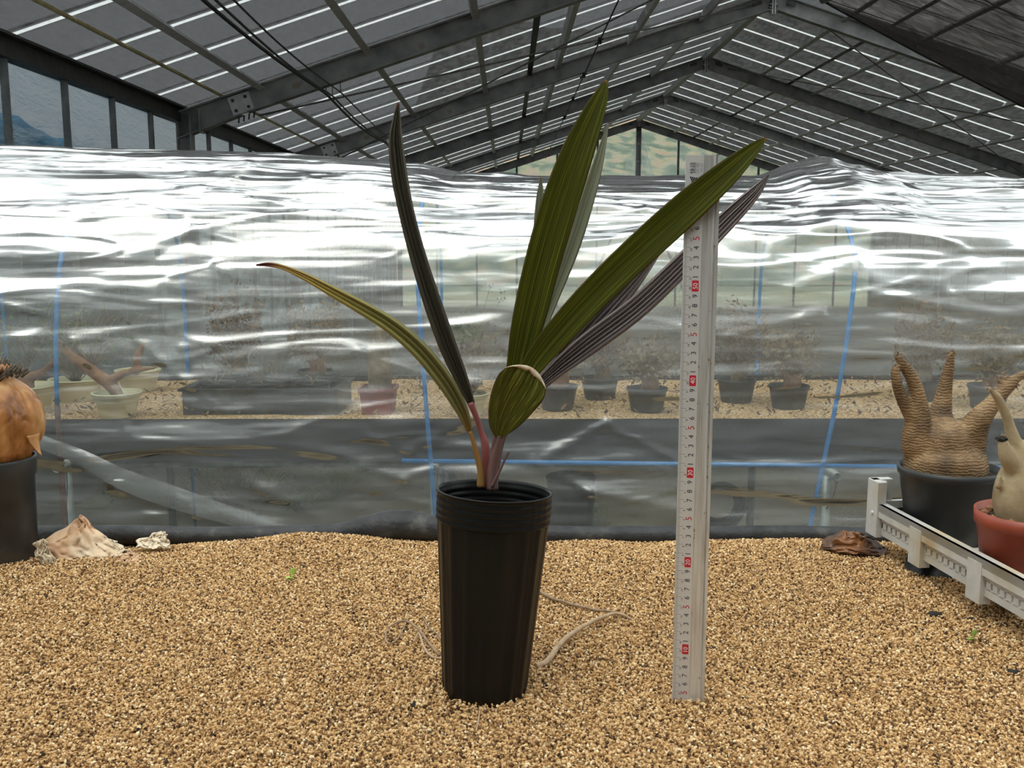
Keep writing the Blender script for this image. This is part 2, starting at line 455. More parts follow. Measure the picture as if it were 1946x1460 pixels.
class MB:
    def __init__(s):
        s.v = []; s.f = []; s.uv = {}; s.sm = []

    def add(s, vs, fs, smooth=False):
        n = len(s.v)
        s.v += [Vector(p) for p in vs]
        s.f += [tuple(i + n for i in f) for f in fs]
        s.sm += [smooth] * len(fs)
        return n

    def box(s, c, size, R=None):
        hx, hy, hz = size[0] / 2, size[1] / 2, size[2] / 2
        vs = [Vector((x, y, z)) for x in (-hx, hx) for y in (-hy, hy) for z in (-hz, hz)]
        if R is not None:
            vs = [R @ p for p in vs]
        c = Vector(c)
        s.add([p + c for p in vs], [(0, 1, 3, 2), (4, 6, 7, 5), (0, 4, 5, 1), (2, 3, 7, 6), (0, 2, 6, 4), (1, 5, 7, 3)])
        return s

    def beam(s, p0, p1, w, h, up=(0, 0, 1), off=0.0):
        """box bar from p0 to p1; w across, h along 'up'; off shifts it along up"""
        p0, p1 = Vector(p0), Vector(p1)
        d = (p1 - p0).normalized(); up = Vector(up)
        a = d.cross(up).normalized(); u = a.cross(d).normalized()
        vs = []
        for p in (p0, p1):
            for sa, su in ((-1, -1), (1, -1), (1, 1), (-1, 1)):
                vs.append(p + a * (sa * w / 2) + u * (su * h / 2 + off))
        s.add(vs, [(3, 2, 1, 0), (4, 5, 6, 7), (0, 1, 5, 4), (1, 2, 6, 5), (2, 3, 7, 6), (3, 0, 4, 7)])
        return s

    def tube(s, pts, r, n=10, cap=True, smooth=True, twist=0.0):
        pts = [Vector(p) for p in pts]
        rs = r if isinstance(r, (list, tuple)) else [r] * len(pts)
        ref = None; base = len(s.v); vs = []
        for i, p in enumerate(pts):
            t = (pts[min(i + 1, len(pts) - 1)] - pts[max(i - 1, 0)]).normalized()
            if ref is None:
                ref = t.orthogonal().normalized()
            ref = (ref - t * ref.dot(t)).normalized()
            b = t.cross(ref)
            for k in range(n):
                a = 2 * PI * k / n
                vs.append(p + (ref * math.cos(a) + b * math.sin(a)) * rs[i])
        fs = []
        for i in range(len(pts) - 1):
            for k in range(n):
                k2 = (k + 1) % n
                fs.append((i * n + k, i * n + k2, (i + 1) * n + k2, (i + 1) * n + k))
        s.add(vs, fs, smooth)
        if cap:
            s.f += [tuple(base + k for k in reversed(range(n))), tuple(base + (len(pts) - 1) * n + k for k in range(n))]
            s.sm += [False, False]
        return s

    def ring_tube(s, p0, p1, ro, ri, n=16):
        """hollow open pipe"""
        p0, p1 = Vector(p0), Vector(p1)
        t = (p1 - p0).normalized(); a = t.orthogonal().normalized(); b = t.cross(a)
        vs = []
        for p, r in ((p0, ri), (p0, ro), (p1, ro), (p1, ri)):
            for k in range(n):
                g = 2 * PI * k / n
                vs.append(p + (a * math.cos(g) + b * math.sin(g)) * r)
        fs = []
        for j in range(4):
            j2 = (j + 1) % 4
            for k in range(n):
                k2 = (k + 1) % n
                fs.append((j * n + k, j * n + k2, j2 * n + k2, j2 * n + k))
        s.add(vs, fs, True)
        return s

    def lathe(s, prof, c=(0, 0, 0), n=40, rad=None, close=False, smooth=True):
        """prof: list of (r, z); rad(theta, r, z) may change the radius"""
        c = Vector(c); vs = []
        for r, z in prof:
            for k in range(n):
                a = 2 * PI * k / n
                rr = rad(a, r, z) if rad else r
                vs.append(c + Vector((rr * math.cos(a), rr * math.sin(a), z)))
        fs = []
        for i in range(len(prof) - 1):
            for k in range(n):
                k2 = (k + 1) % n
                fs.append((i * n + k, i * n + k2, (i + 1) * n + k2, (i + 1) * n + k))
        b = s.add(vs, fs, smooth)
        if close:
            s.f.append(tuple(b + k for k in reversed(range(n)))); s.sm.append(False)
            m = (len(prof) - 1) * n
            s.f.append(tuple(b + m + k for k in range(n))); s.sm.append(False)
        return s

    def prism(s, poly, d):
        """poly: list of points (planar), extruded by vector d"""
        d = Vector(d); n = len(poly)
        vs = [Vector(p) for p in poly] + [Vector(p) + d for p in poly]
        fs = [tuple(reversed(range(n))), tuple(range(n, 2 * n))]
        for i in range(n):
            j = (i + 1) % n
            fs.append((i, j, n + j, n + i))
        s.add(vs, fs)
        return s

    def sheet(s, P, smooth=True):
        """P: 2-D list of points"""
        n, m = len(P), len(P[0])
        vs = [p for row in P for p in row]
        fs = [(i * m + j, i * m + j + 1, (i + 1) * m + j + 1, (i + 1) * m + j) for i in range(n - 1) for j in range(m - 1)]
        s.add(vs, fs, smooth)
        return s

    def build(s, name, mat, parent=None, local=False, attr=None, uv=None):
        me = bpy.data.meshes.new(name)
        vs = s.v
        if parent is not None and not local:
            inv = Mw(parent).inverted()
            vs = [inv @ p for p in vs]
        me.from_pydata(vs, [], s.f)
        me.polygons.foreach_set('use_smooth', s.sm)
        me.materials.append(MATS[mat])
        if attr:
            for an, vals in attr.items():
                a = me.attributes.new(an, 'FLOAT', 'POINT')
                a.data.foreach_set('value', vals)
        if uv:
            l = me.uv_layers.new(name='UVMap')
            for lp in me.loops:
                l.data[lp.index].uv = uv[lp.vertex_index]
        me.update()
        o = bpy.data.objects.new(name, me)
        COL.objects.link(o)
        if parent is not None:
            o.parent = parent
        return o


def tag(o, label=None, cat=None, group=None, kind=None):
    if label: o['label'] = label
    if cat: o['category'] = cat
    if group: o['group'] = group
    if kind: o['kind'] = kind
    return o


def empty(name, loc=(0, 0, 0), rot=(0, 0, 0)):
    o = bpy.data.objects.new(name, None)
    o.empty_display_size = .05
    COL.objects.link(o)
    o.location = loc; o.rotation_euler = rot
    return o


def link_copy(src, parent, loc=None, rot=None):
    c = src.copy()
    COL.objects.link(c)
    c.parent = parent
    if loc is not None: c.location = loc
    if rot is not None: c.rotation_euler = rot
    return c


def catmull(pts, n):
    """resample tuples with Catmull-Rom by index"""
    out = []; m = len(pts)
    for k in range(n):
        t = k / (n - 1) * (m - 1)
        i = min(int(t), m - 2); f = t - i
        p0, p1, p2, p3 = pts[max(i - 1, 0)], pts[i], pts[i + 1], pts[min(i + 2, m - 1)]
        out.append(tuple(.5 * (2 * b + (c - a) * f + (2 * a - 5 * b + 4 * c - d) * f * f + (3 * b - a - 3 * c + d) * f ** 3)
                         for a, b, c, d in zip(p0, p1, p2, p3)))
    return out


def lerp_table(tab, x):
    if x <= tab[0][0]: return tab[0][1]
    for (a, va), (b, vb) in zip(tab, tab[1:]):
        if x <= b:
            t = (x - a) / (b - a); t = t * t * (3 - 2 * t)
            return va + (vb - va) * t
    return tab[-1][1]


def nz3(x, y, z):
    return noise.noise(Vector((x, y, z)))


# ================================================================== the greenhouse shell
XE, XR = -2.25, 2.66
XE2 = 2 * XR - XE
ZE, SL = CZ + .91, .324
ZR = ZE + SL * (XR - XE)
TRUSS_Y = [-6.43, -3.13, .17, 3.47, 6.77, 10.07, 13.37, 16.67, 19.97]
Y0, Y1 = -6.43, 19.97
ANG = math.atan(SL)


def roofz(x):
    return ZE + SL * (x - XE) if x <= XR else ZR - SL * (x - XR)


fl = MB(); fl.sheet([[Vector((x, y, .012 * nz3(x * 1.7, y * 1.7, 0))) for y in [Y0 + i * .3 for i in range(89)]]
                     for x in [XE + i * (XE2 - XE) / 40 for i in range(41)]])
floor = fl.build('floor', 'ground_soil'); tag(floor, 'bare brown soil floor of the greenhouse', kind='structure')
gm = MB(); gm.box((3, 10, -.08), (160, 160, .1))
tag(gm.build('ground', 'ground_grass'), 'grassy ground outside the greenhouse', kind='structure')

ceiling = empty('ceiling', (0, 0, 0))
tag(ceiling, 'dark netted glass gable roof on steel rafters', kind='structure')

# rafters: steel I sections, one per slope and truss
nrm_l = Vector((-math.sin(ANG), 0, math.cos(ANG)))


def ibeam(mb, p0, p1, depth, width, up, tw=.008, tf=.009):
    mb.beam(p0, p1, tw, depth, up, -depth / 2)
    mb.beam(p0, p1, width, tf, up, -tf / 2)
    mb.beam(p0, p1, width, tf, up, -depth + tf / 2)


def pl(x, dz=0.0):
    return Vector((x, 0, roofz(x) + dz))


XS = -1.80    # splice
mb = MB(); ibeam(mb, pl(XS, -.04), pl(XR, -.04), .15, .085, nrm_l)
raf0 = mb.build('rafter', 'rusty_steel', None)
mb = MB()
mb.beam(pl(XE + .02, -.04), pl(XS, -.04), .085, .009, nrm_l, -.004)
zb0 = CZ + .70
zb1 = roofz(XS) - .04 - .15 / math.cos(ANG)
mb.prism([(XE + .02, -.004, zb0), (XS, -.004, zb1), (XS, -.004, roofz(XS) - .05), (XE + .02, -.004, roofz(XE) - .05)], (0, .008, 0))
mb.beam((XE + .02, 0, zb0), (XS, 0, zb1), .085, .009)
mb.box((XE + .17, 0, (zb0 + .06 + roofz(XE + .17) - .05) / 2 - .02), (.01, .08, .16))
haunch0 = mb.build('haunch', 'rusty_steel', None)
mb = MB(); R_l = Matrix.Rotation(-ANG, 3, 'Y')
for sy in (-1, 1):
    mb.box(pl(XS, -.125) + Vector((0, sy * .012, 0)), (.15, .014, .125), R_l)
splice0 = mb.build('splice_plate', 'plate_steel', None)
mb = MB()
for sx in (-.045, .045):
    for sz in (-.035, .035):
        c = pl(XS, -.125) + R_l @ Vector((sx, 0, sz))
        mb.tube([c + Vector((0, -.028, 0)), c + Vector((0, .028, 0))], .011, 6, smooth=False)
for k in range(4):
    c = pl(XS - .02 + k * .035, -.205)
    mb.tube([c, c + Vector((0, -.015, -.04))], .006, 6, smooth=False)
bolt0 = mb.build('bolt_set', 'dark_steel', None)
mb = MB()
for sx in (-.012, .012):
    mb.box((XR + sx, 0, ZR - .12), (.012, .1, .26))
for z in (-.03, -.09, -.15, -.21):
    for sy in (-.03, .03):
        mb.tube([(XR - .035, sy, ZR + z), (XR + .035, sy, ZR + z)], .009, 6, smooth=False)
ridge0 = mb.build('ridge_plate', 'plate_steel', None)
mb = MB()
for sgn in (-1, 1):
    mb.box((XR + sgn * .17, -.052, roofz(XR - .17) - .1), (.09, .02, .03), Matrix.Rotation(sgn * ANG, 3, 'Y'))
lug0 = mb.build('ridge_lug', 'dark_steel', None)


def mirror_mesh(o, name):
    me = o.data.copy(); me.name = name
    for v in me.vertices:
        v.co.x = 2 * XR - v.co.x
    me.flip_normals()
    c = bpy.data.objects.new(name, me); COL.objects.link(c)
    return c


raf1, hau1, spl1 = mirror_mesh(raf0, 'rafter'), mirror_mesh(haunch0, 'haunch'), mirror_mesh(splice0, 'splice_plate')
first = True
for ty in TRUSS_Y:
    for base, kids in ((raf0, [haunch0, splice0] + ([bolt0] if 3 < ty < 14 else []) + [ridge0, lug0]), (raf1, [hau1, spl1])):
        r = link_copy(base, ceiling, (0, ty, 0))
        for k in kids:
            link_copy(k, r, (0, 0, 0))
for o in (raf0, haunch0, splice0, bolt0, ridge0, lug0, raf1, hau1, spl1):
    bpy.data.objects.remove(o)

# purlins
for i in range(7):
    x = -1.69 + .72 * i
    if i == 6: x = XR - .06
    for xx, sg in ((x, 1), (2 * XR - x, -1)):
        mb = MB()
        up = Vector((-sg * math.sin(ANG), 0, math.cos(ANG)))
        a, b = Vector((xx, Y0, roofz(xx))), Vector((xx, Y1, roofz(xx)))
        mb.beam(a, b, .006, .065, up, -.05)
        mb.beam(a + Vector((.02 * sg, 0, .0065)), b + Vector((.02 * sg, 0, .0065)), .045, .005, up, -.08)
        mb.build('purlin', 'purlin_steel', ceiling)
# black seams in the netting, along the roof
for xx in (.23, 3.77):
    mb = MB(); mb.beam((xx, 3.4, roofz(xx)), (xx, Y1, roofz(xx)), .05, .01, (0, 0, 1), -.045)
    mb.build('net_seam', 'black_rubber', ceiling)

# net strips, white glazing bars, glass panes
SLEN = (XR - XE) / math.cos(ANG)
PITCH_Y = .6
bars = [6.29 + PITCH_Y * k for k in range(-21, 23)]
mb = MB(); nu, nv = 26, 5
rows = []
for i in range(nu + 1):
    row = []
    for j in range(nv + 1):
        u = i / nu; v = j / nv
        seg = math.sin(PI * ((u * (XR - XE) - .56) / .72 % 1.0))
        row.append(Vector((u * SLEN, .028 + v * (PITCH_Y - .040), -.006 - .007 * math.sin(PI * v) * (.4 + .6 * abs(seg)))))
    rows.append(row)
mb.sheet(rows)
strip0 = mb.build('net_strip', 'shade_net')
mb = MB(); mb.box((SLEN / 2, PITCH_Y / 2, .02), (SLEN, PITCH_Y - .012, .004)); pane0 = mb.build('glass_pane', 'roof_glass')
mb = MB(); mb.box((SLEN / 2, PITCH_Y / 2, .02), (SLEN, PITCH_Y - .012, .004)); milky0 = mb.build('glass_pane', 'milky_glass')
mb = MB(); mb.box((SLEN / 2, .012, -.006), (SLEN, .008, .015)); mb.box((SLEN / 2, .012, .016), (SLEN, .03, .004))
bar0 = mb.build('glazing_bar', 'white_bar')
for k, y in enumerate(bars):
    for side in (0, 1):
        if side == 0:
            loc, rot = (XE, y, ZE), (0, -ANG, 0)
        else:
            loc, rot = (XE2, y + PITCH_Y, ZE), (0, -ANG, PI)
        netted = (y > 3.35 or y < -1.5) if side == 0 else (y > 9.8 or y < -1.5)  # rearmost net is out of view, added to cut sky light from behind
        link_copy(bar0, ceiling, loc if side == 0 else (XE2, y + .024, ZE), rot)
        if netted:
            link_copy(strip0, ceiling, loc, rot)
        src = milky0 if (side == 1 and 6.0 < y < 9.8) else pane0
        if y + PITCH_Y < Y1 + .2:
            link_copy(src, ceiling, loc, rot)
for o in (strip0, pane0, milky0, bar0):
    bpy.data.objects.remove(o)

# roof bracing rods
for a, b in (((XS + .12, 6.77, roofz(XS) - .20), (XR - .2, 10.07, ZR - .16)), ((XS + .12, 10.07, roofz(XS) - .20), (XR - .2, 6.77, ZR - .16)),
             ((XE2 + 2.0, 10.07, ZE + .5), (XR + .3, 13.37, ZR - .2)), ((XE2 + 2.0, 13.37, ZE + .5), (XR + .3, 10.07, ZR - .2))):
    if a[0] > XR:
        a = (XE2 - .5, a[1], ZE - .02)
    mb = MB(); mb.tube([a, b], .007, 6)
    mb.build('brace_rod', 'grey_wire', ceiling)

# ---- side walls
def side_wall(name, x, sg, label):
    w = empty(name, (x, 0, 0)); tag(w, label, kind='structure')
    mb = MB(); mb.beam((x, Y0, CZ + .865), (x, Y1, CZ + .865), .07, .1); mb.beam((x + sg * .03, Y0, CZ + .905), (x + sg * .03, Y1, CZ + .905), .1, .012)
    mb.build('eave_beam', 'dark_steel', w)
    mb = MB(); mb.box((x, (Y0 + Y1) / 2, .2), (.12, Y1 - Y0, .4)); mb.build('base_kerb', 'ground_soil', w)
    m0 = p0 = None
    for k, y in enumerate(bars):
        if y > Y1: continue
        if m0 is None:
            mb = MB(); mb.box((x, y, .4 + (CZ + .44) / 2), (.03, .022, CZ + .44)); m0 = mb.build('mullion', 'galv_steel', w)
            rows = [[Vector((x - sg * .02 - sg * .014 * math.sin(PI * j / 6), y + PITCH_Y * j / 6, .4 + i * (CZ + .42) / 8)) for j in range(7)] for i in range(9)]
            mb = MB(); mb.sheet(rows); p0 = mb.build('wall_pane', 'wall_sheet', w); y00 = y
        else:
            link_copy(m0, w, (0, y - y00, 0))
            if y + PITCH_Y < Y1 + .3: link_copy(p0, w, (0, y - y00, 0))
    c0 = None
    for ty in TRUSS_Y:
        if c0 is None:
            mb = MB(); mb.box((x + sg * .06, ty, ZE / 2 - .02), (.09, .008, ZE - .05))
            for s in (.015, .105): mb.box((x + sg * s, ty, ZE / 2 - .02), (.009, .085, ZE - .05))
            c0 = mb.build('column', 'rusty_steel', w); t0 = ty
        else:
            link_copy(c0, w, (0, ty - t0, 0))
    return w


side_wall('wall_left', XE, 1, 'grimy film-glazed side wall with steel columns beside the tunnel')
side_wall('wall_right', XE2, -1, 'grimy film-glazed side wall across the greenhouse from the tarpaulin')

# ---- far gable
gab = empty('wall_back', (XR, Y1, 0)); tag(gab, 'glazed far gable wall below the ridge', kind='structure')
xs = [XE + i * (XE2 - XE) / 12 for i in range(13)]
for a, b in zip(xs, xs[1:]):
    mb = MB()
    mid = XR
    poly = [(a + .01, Y1 + .05, .3), (b - .01, Y1 + .05, .3), (b - .01, Y1 + .05, roofz(b) - .05), (a + .01, Y1 + .05, roofz(a) - .05)]
    mb.prism(poly, (0, .004, 0)); mb.build('gable_pane', 'gable_glass', gab)
for x in xs[1:-1]:
    mb = MB(); mb.box((x, Y1 + .03, roofz(x) / 2 - .03), (.04, .05, roofz(x) - .06)); mb.build('mullion', 'galv_steel', gab)
mb = MB(); mb.box((XR, Y1 + .02, CZ + 1.28), (XE2 - XE - 1.5, .05, .05)); mb.build('transom', 'dark_steel', gab)
mb = MB(); mb.box((XR, Y1 - .02, ZR / 2 - .1), (.1, .1, ZR - .2)); mb.build('column', 'dark_steel', gab)
for sg in (-1, 1):
    mb = MB(); mb.beam((XR + sg * .02, Y1 - .03, CZ + 1.25), (XR + sg * 1.0, Y1 - .03, .3), .05, .05); mb.build('brace', 'dark_steel', gab)
rows = []
for i in range(13):
    u = i / 12; row = []
    for j in range(9):
        v = j / 8
        wd = .05 + .62 * v
        row.append(Vector((XR + (u - .5) * 2 * wd, Y1 - .12 - .03 * math.sin(u * 30), ZR - .3 - v * 1.9)))
    rows.append(row)
mb = MB(); mb.sheet(rows)
tag(mb.build('hanging_film', 'film_clear', None, uv=[(v.x, v.z) for v in mb.v]), 'strip of clear film hanging on the far gable window', 'film')

wf = empty('wall_front_added', (XR, Y0, 0)); tag(wf, 'grimy film-glazed end wall added unseen behind the planted bed to block sky light', kind='structure')  # unseen end wall, added to keep sky light from coming in behind the camera
for a, b in zip(xs, xs[1:]):
    mb = MB(); mb.prism([(a + .01, Y0 - .02, .1), (b - .01, Y0 - .02, .1), (b - .01, Y0 - .02, roofz(b) - .05), (a + .01, Y0 - .02, roofz(a) - .05)], (0, .004, 0)); mb.build('wall_pane', 'wall_sheet', wf)
for x in xs[1:-1]:
    mb = MB(); mb.box((x, Y0, roofz(x) / 2 - .03), (.04, .03, roofz(x) - .06)); mb.build('mullion', 'galv_steel', wf)

# wooded hillside and tarpaulin outside
hx = [-9 + i * 1.2 for i in range(48)]
rows = [[Vector((x, 30 + j * 2.2, max(-.2, (j * .95 + 2.2 * nz3(x * .09, j * .18, 3) + .6 * nz3(x * .5, j * .6, 1)) * (1 if j else 0) * min(1, (x + 9) / 5)))) for j in range(18)] for x in hx]
mb = MB(); mb.sheet(rows)
tag(mb.build('hillside', 'hill_wood'), 'wooded hillside in autumn colours seen through the far gable', kind='structure')
mb = MB(); rows = []
for i in range(40):
    y = 3.0 + i * .085; row = []
    for j in range(14):
        v = j / 13
        z = (2.10 - .04 * (y - 3) + .08 * nz3(y * 2, 0, 0)) * math.sin(min(1, v * 1.25) * PI / 2)
        row.append(Vector((XE - .16 - .75 * (1 - v) ** .8 * 0 - .5 * v - .05 * abs(nz3(y * 3, v * 5, 2)), y, z + .03 * nz3(y * 4, v * 4, 7))))
    rows.append(row)
mb.sheet(rows)
tag(mb.build('tarpaulin', 'blue_tarp'), 'blue tarpaulin over a pile outside the left side wall', 'tarpaulin')

# ---- pipe, cables and curtain under the roof
mb = MB(); x = -1.93; z = roofz(x) - .04 + .0105
mb.tube([(x, -2.5, z), (x, 19.9, z)], .011, 10)
tag(mb.build('pipe', 'yellow_pipe'), 'long pale yellow pipe under the roof beside the eave', 'pipe')
for dx, dz, r, ph, lab in ((0, 0, .009, 0, 'thick black cable slung under the rafters'), (.055, -.012, .006, 2, 'thin black cable beside the thick one under the rafters'),
                           (.10, .012, .005, 4, 'thinnest black cable of the bundle under the rafters')):
    pts = []
    for i in range(120):
        y = -2 + i * .18
        sag = .035 * math.sin(PI * (((y - .17) / 3.3) % 1.0))
        pts.append((-1.228 + dx + .008 * math.sin(y * 1.3 + ph), y, CZ + .998 + dz - sag * (1 + .3 * math.sin(ph))))
    mb = MB(); mb.tube(pts, r, 6)
    cb = mb.build('cable', 'black_rubber'); tag(cb, lab, 'cable')
    for ty in TRUSS_Y[3:8]:
        xx = -1.228 + dx + .008 * math.sin(ty * 1.3 + ph); zz = CZ + .998 + dz
        mb = MB(); mb.tube([(xx, ty, zz - r), (xx, ty, roofz(xx) - .04 - .15 / math.cos(ANG) + .002)], .003, 6); mb.build('hanging_tie', 'black_rubber', cb)
WX = .78; WZ = roofz(WX) - .04 - .15 / math.cos(ANG) - .024
wr = empty('suspension_wire', (WX, 3.47, WZ)); tag(wr, 'thin wire with black clips under the left roof slope', 'wire')
mb = MB(); mb.tube([(WX, 3.47, WZ), (WX, 19.9, WZ)], .006, 6); mb.build('strand', 'dark_steel', wr)
for ty in (6.77, 8.4, 10.07, 11.7, 13.37):
    mb = MB(); mb.box((WX, ty, WZ), (.03, .05, .05)); mb.tube([(WX - .04, ty - .03, WZ - .035), (WX + .03, ty + .02, WZ + .02)], .007, 6)
    mb.build('clip', 'black_rubber', wr)

# black shade curtain hung under the right slope
mb = MB(); rows = []
for i in range(41):
    u = i / 40; row = []
    for j in range(31):
        v = j / 30
        y = 3.6 + 5.9 * v
        x = 2.98 + 3.9 * u
        z = roofz(x) - .16 - .165 * (x - 3.1) * (.45 + .55 * v) - .11 * math.sin(PI * v)
        z += .03 * nz3(x * 1.2, y * 2.5, 0) + .018 * math.sin(u * 6 + v * 16) * u
        row.append(Vector((x, y, z)))
    rows.append(row)
mb.sheet(rows)
cur = empty('shade_curtain', rows[0][30]); tag(cur, 'black shade net curtain sagging under the right roof slope', 'curtain')
mb.build('netting', 'curtain_net', cur)
mb2 = MB(); mb2.tube([p + Vector((0, 0, .01 * nz3(p.y * 3, 0, 5))) for p in rows[0]], [.035 + .012 * nz3(i, 0, 0) for i in range(31)], 8); mb2.build('rolled_edge', 'black_rubber', cur)
mb2 = MB(); mb2.tube([r[30] for r in rows], .012, 6); mb2.build('hem_cord', 'dark_steel', cur)
mb2 = MB(); mb2.tube([rows[i][21] + Vector((0, 0, -.01)) for i in range(0, 41, 2)], .006, 6); mb2.build('support_wire', 'grey_wire', cur)

# ================================================================== the planted bed in front
BZ = .80
BX0, BX1, BY0, BY1 = -1.75, 1.75, .42, 1.665


def gravel_z(x, y):
    z = BZ + .010 * nz3(x * 3.1, y * 3.1, .3) + .005 * nz3(x * 9, y * 9, 4)
    t = max(0, min(1, (y - 1.46) / .2)); z -= .020 * t * t
    z += .022 * math.exp(-((x + .33) ** 2) / .02 - ((y - 1.63) ** 2) / .006)
    z += .010 * math.exp(-((x - .42) ** 2) / .02 - ((y - 1.62) ** 2) / .005)
    z -= .008 * math.exp(-((x + .62) ** 2) / .02 - ((y - 1.64) ** 2) / .004)
    for cx, cy, cr in ((-.026, 1.055, .055),):
        d = math.hypot(x - cx, y - cy)
        z += .007 * math.exp(-((d - cr) / .022) ** 2)
    return z


bed = empty('raised_bed', (0, (BY0 + BY1) / 2, 0)); tag(bed, 'raised bed lined with black sheet and filled with tan gravel', 'planting bed')
mb = MB(); t = .02
mb.box(((BX0 + BX1) / 2, (BY0 + BY1) / 2, BZ - .13), (BX1 - BX0, BY1 - BY0, .03))
mb.box(((BX0 + BX1) / 2, BY1 + t / 2, BZ - .075), (BX1 - BX0, t, .14)); mb.box(((BX0 + BX1) / 2, BY0 - t / 2, BZ - .075), (BX1 - BX0, t, .14))
for xx in (BX0 - t / 2, BX1 + t / 2): mb.box((xx, (BY0 + BY1) / 2, BZ - .075), (t, BY1 - BY0 + 2 * t, .14))
mb.build('liner', 'liner_black', bed)
l0 = None
for xx in (BX0 + .1, 0, BX1 - .1):
    for yy in (BY0 + .1, BY1 - .1):
        if l0 is None:
            mb = MB(); mb.tube([(xx, yy, 0), (xx, yy, BZ - .14)], .024, 12); l0 = mb.build('leg', 'pipe_zinc', bed); o0 = (xx, yy)
        else:
            link_copy(l0, bed, (xx - o0[0], yy - o0[1], 0))
pts, rr = [], []
for i in range(141):
    x = BX0 + (BX1 - BX0) * i / 140
    lump = math.exp(-((x + .19) / .075) ** 2)
    pts.append((x, BY1 - .004 + .006 * nz3(x * 4, 0, 1), BZ - .004 + .006 * nz3(x * 3, 5, 1) + .014 * lump - .010 * max(0, x) ))
    rr.append(.017 + .002 * nz3(x * 6, 2, 2) + .012 * lump)
mb = MB(); mb.tube(pts, rr, 14); mb.build('rolled_edge', 'roll_black', bed)

rows = [[Vector((x, y, gravel_z(x, y) - .0015)) for y in [BY0 + (BY1 - BY0 - .005) * j / 64 for j in range(65)]] for x in [BX0 + (BX1 - BX0) * i / 150 for i in range(151)]]
mb = MB(); mb.sheet(rows); gb = mb.build('gravel_fill', 'gravel_base', bed)
gb['kind'] = 'stuff'

# loose grains on the part of the bed in view
GX0, GX1, GY0 = -1.12, 1.12, .74
rows = [[Vector((x, y, gravel_z(x, y))) for y in [GY0 + (BY1 - .005 - GY0) * j / 60 for j in range(61)]] for x in [GX0 + (GX1 - GX0) * i / 130 for i in range(131)]]
mb = MB(); mb.sheet(rows); gg = mb.build('gravel_grains', 'gravel_grain', bed); gg['kind'] = 'stuff'
ng = bpy.data.node_groups.new('scatter_grains', 'GeometryNodeTree')
ng.interface.new_socket('Geometry', in_out='INPUT', socket_type='NodeSocketGeometry')
ng.interface.new_socket('Geometry', in_out='OUTPUT', socket_type='NodeSocketGeometry')
gi, go = ng.nodes.new('NodeGroupInput'), ng.nodes.new('NodeGroupOutput')
dp = ng.nodes.new('GeometryNodeDistributePointsOnFaces'); dp.inputs['Density'].default_value = 150000
ico = ng.nodes.new('GeometryNodeMeshIcoSphere'); ico.inputs['Radius'].default_value = .00175; ico.inputs['Subdivisions'].default_value = 1
sm = ng.nodes.new('GeometryNodeSetMaterial'); sm.inputs['Material'].default_value = MATS['gravel_grain']
ip = ng.nodes.new('GeometryNodeInstanceOnPoints')
rr_ = ng.nodes.new('FunctionNodeRandomValue'); rr_.data_type = 'FLOAT_VECTOR'
rr_.inputs[0].default_value = (0, 0, 0); rr_.inputs[1].default_value = (6.28, 6.28, 6.28)
rs_ = ng.nodes.new('FunctionNodeRandomValue'); rs_.data_type = 'FLOAT_VECTOR'
rs_.inputs[0].default_value = (.45, .45, .4); rs_.inputs[1].default_value = (1.5, 1.35, 1.2); rs_.inputs['Seed'].default_value = 4
# heap grains unevenly
ps = ng.nodes.new('GeometryNodeInputPosition')
ro_ = ng.nodes.new('FunctionNodeRandomValue'); ro_.data_type = 'FLOAT_VECTOR'
ro_.inputs[0].default_value = (0, 0, -.0016); ro_.inputs[1].default_value = (0, 0, .0030); ro_.inputs['Seed'].default_value = 9
sp_ = ng.nodes.new('GeometryNodeSetPosition')
Lg = ng.links.new
Lg(gi.outputs[0], dp.inputs['Mesh']); Lg(dp.outputs['Points'], sp_.inputs['Geometry']); Lg(ro_.outputs[0], sp_.inputs['Offset'])
Lg(sp_.outputs[0], ip.inputs['Points']); Lg(ico.outputs['Mesh'], sm.inputs['Geometry']); Lg(sm.outputs[0], ip.inputs['Instance'])
Lg(rr_.outputs[0], ip.inputs['Rotation']); Lg(rs_.outputs[0], ip.inputs['Scale']); Lg(ip.outputs[0], go.inputs[0])
md = gg.modifiers.new('grains', 'NODES'); md.node_group = ng

# ================================================================== the potted palm seedling
p0 = PZ(920, 1316, BZ)
palm = empty('potted_palm', (p0.x, p0.y, BZ - .008), (-.06, .052, 0))
tag(palm, 'young fan-leaved palm seedling in a tall black ribbed pot', 'potted plant')
PH = .243; RB, RT, RIM = .0465, .0622, .0645
mb = MB()
n = 144


def flute(a, r, z):
    return r + (.0011 if math.sin(a * 18) > .55 else 0) + .0003 * math.sin(a * 7)


prof = [(0, 0), (RB - .004, 0), (RB, .003)]
zz = [.003 + (PH - .034 - .003) * i / 8 for i in range(1, 9)]
prof += [(RB + (RT - RB) * z / (PH - .034), z) for z in zz]
mb.lathe(prof, (0, 0, 0), n, flute)
mb.build('pot_body', 'pot_black', palm, local=True)
prof = []
z = PH - .034
prof.append((RT - .002, z - .001)); prof.append((RIM - .001, z))
k = 0
while z < PH - .003:
    prof += [(RIM + .0001, z + .001), (RIM + .0005, z + .0018), (RIM + .0005, z + .0034), (RIM + .0001, z + .0042)]
    z += .0075
prof += [(RIM + .001, PH - .002), (RIM + .0005, PH), (RIM - .0015, PH), (RIM - .002, PH - .003)]
z = PH - .006
while z > PH - .05:
    prof += [(RIM - .0026 - (PH - z) * .05, z), (RIM - .0036 - (PH - z) * .05, z - .002), (RIM - .0036 - (PH - z) * .05, z - .004), (RIM - .0026 - (PH - z) * .05, z - .006)]
    z -= .0075
mb = MB(); mb.lathe(prof, (0, 0, 0), 96)
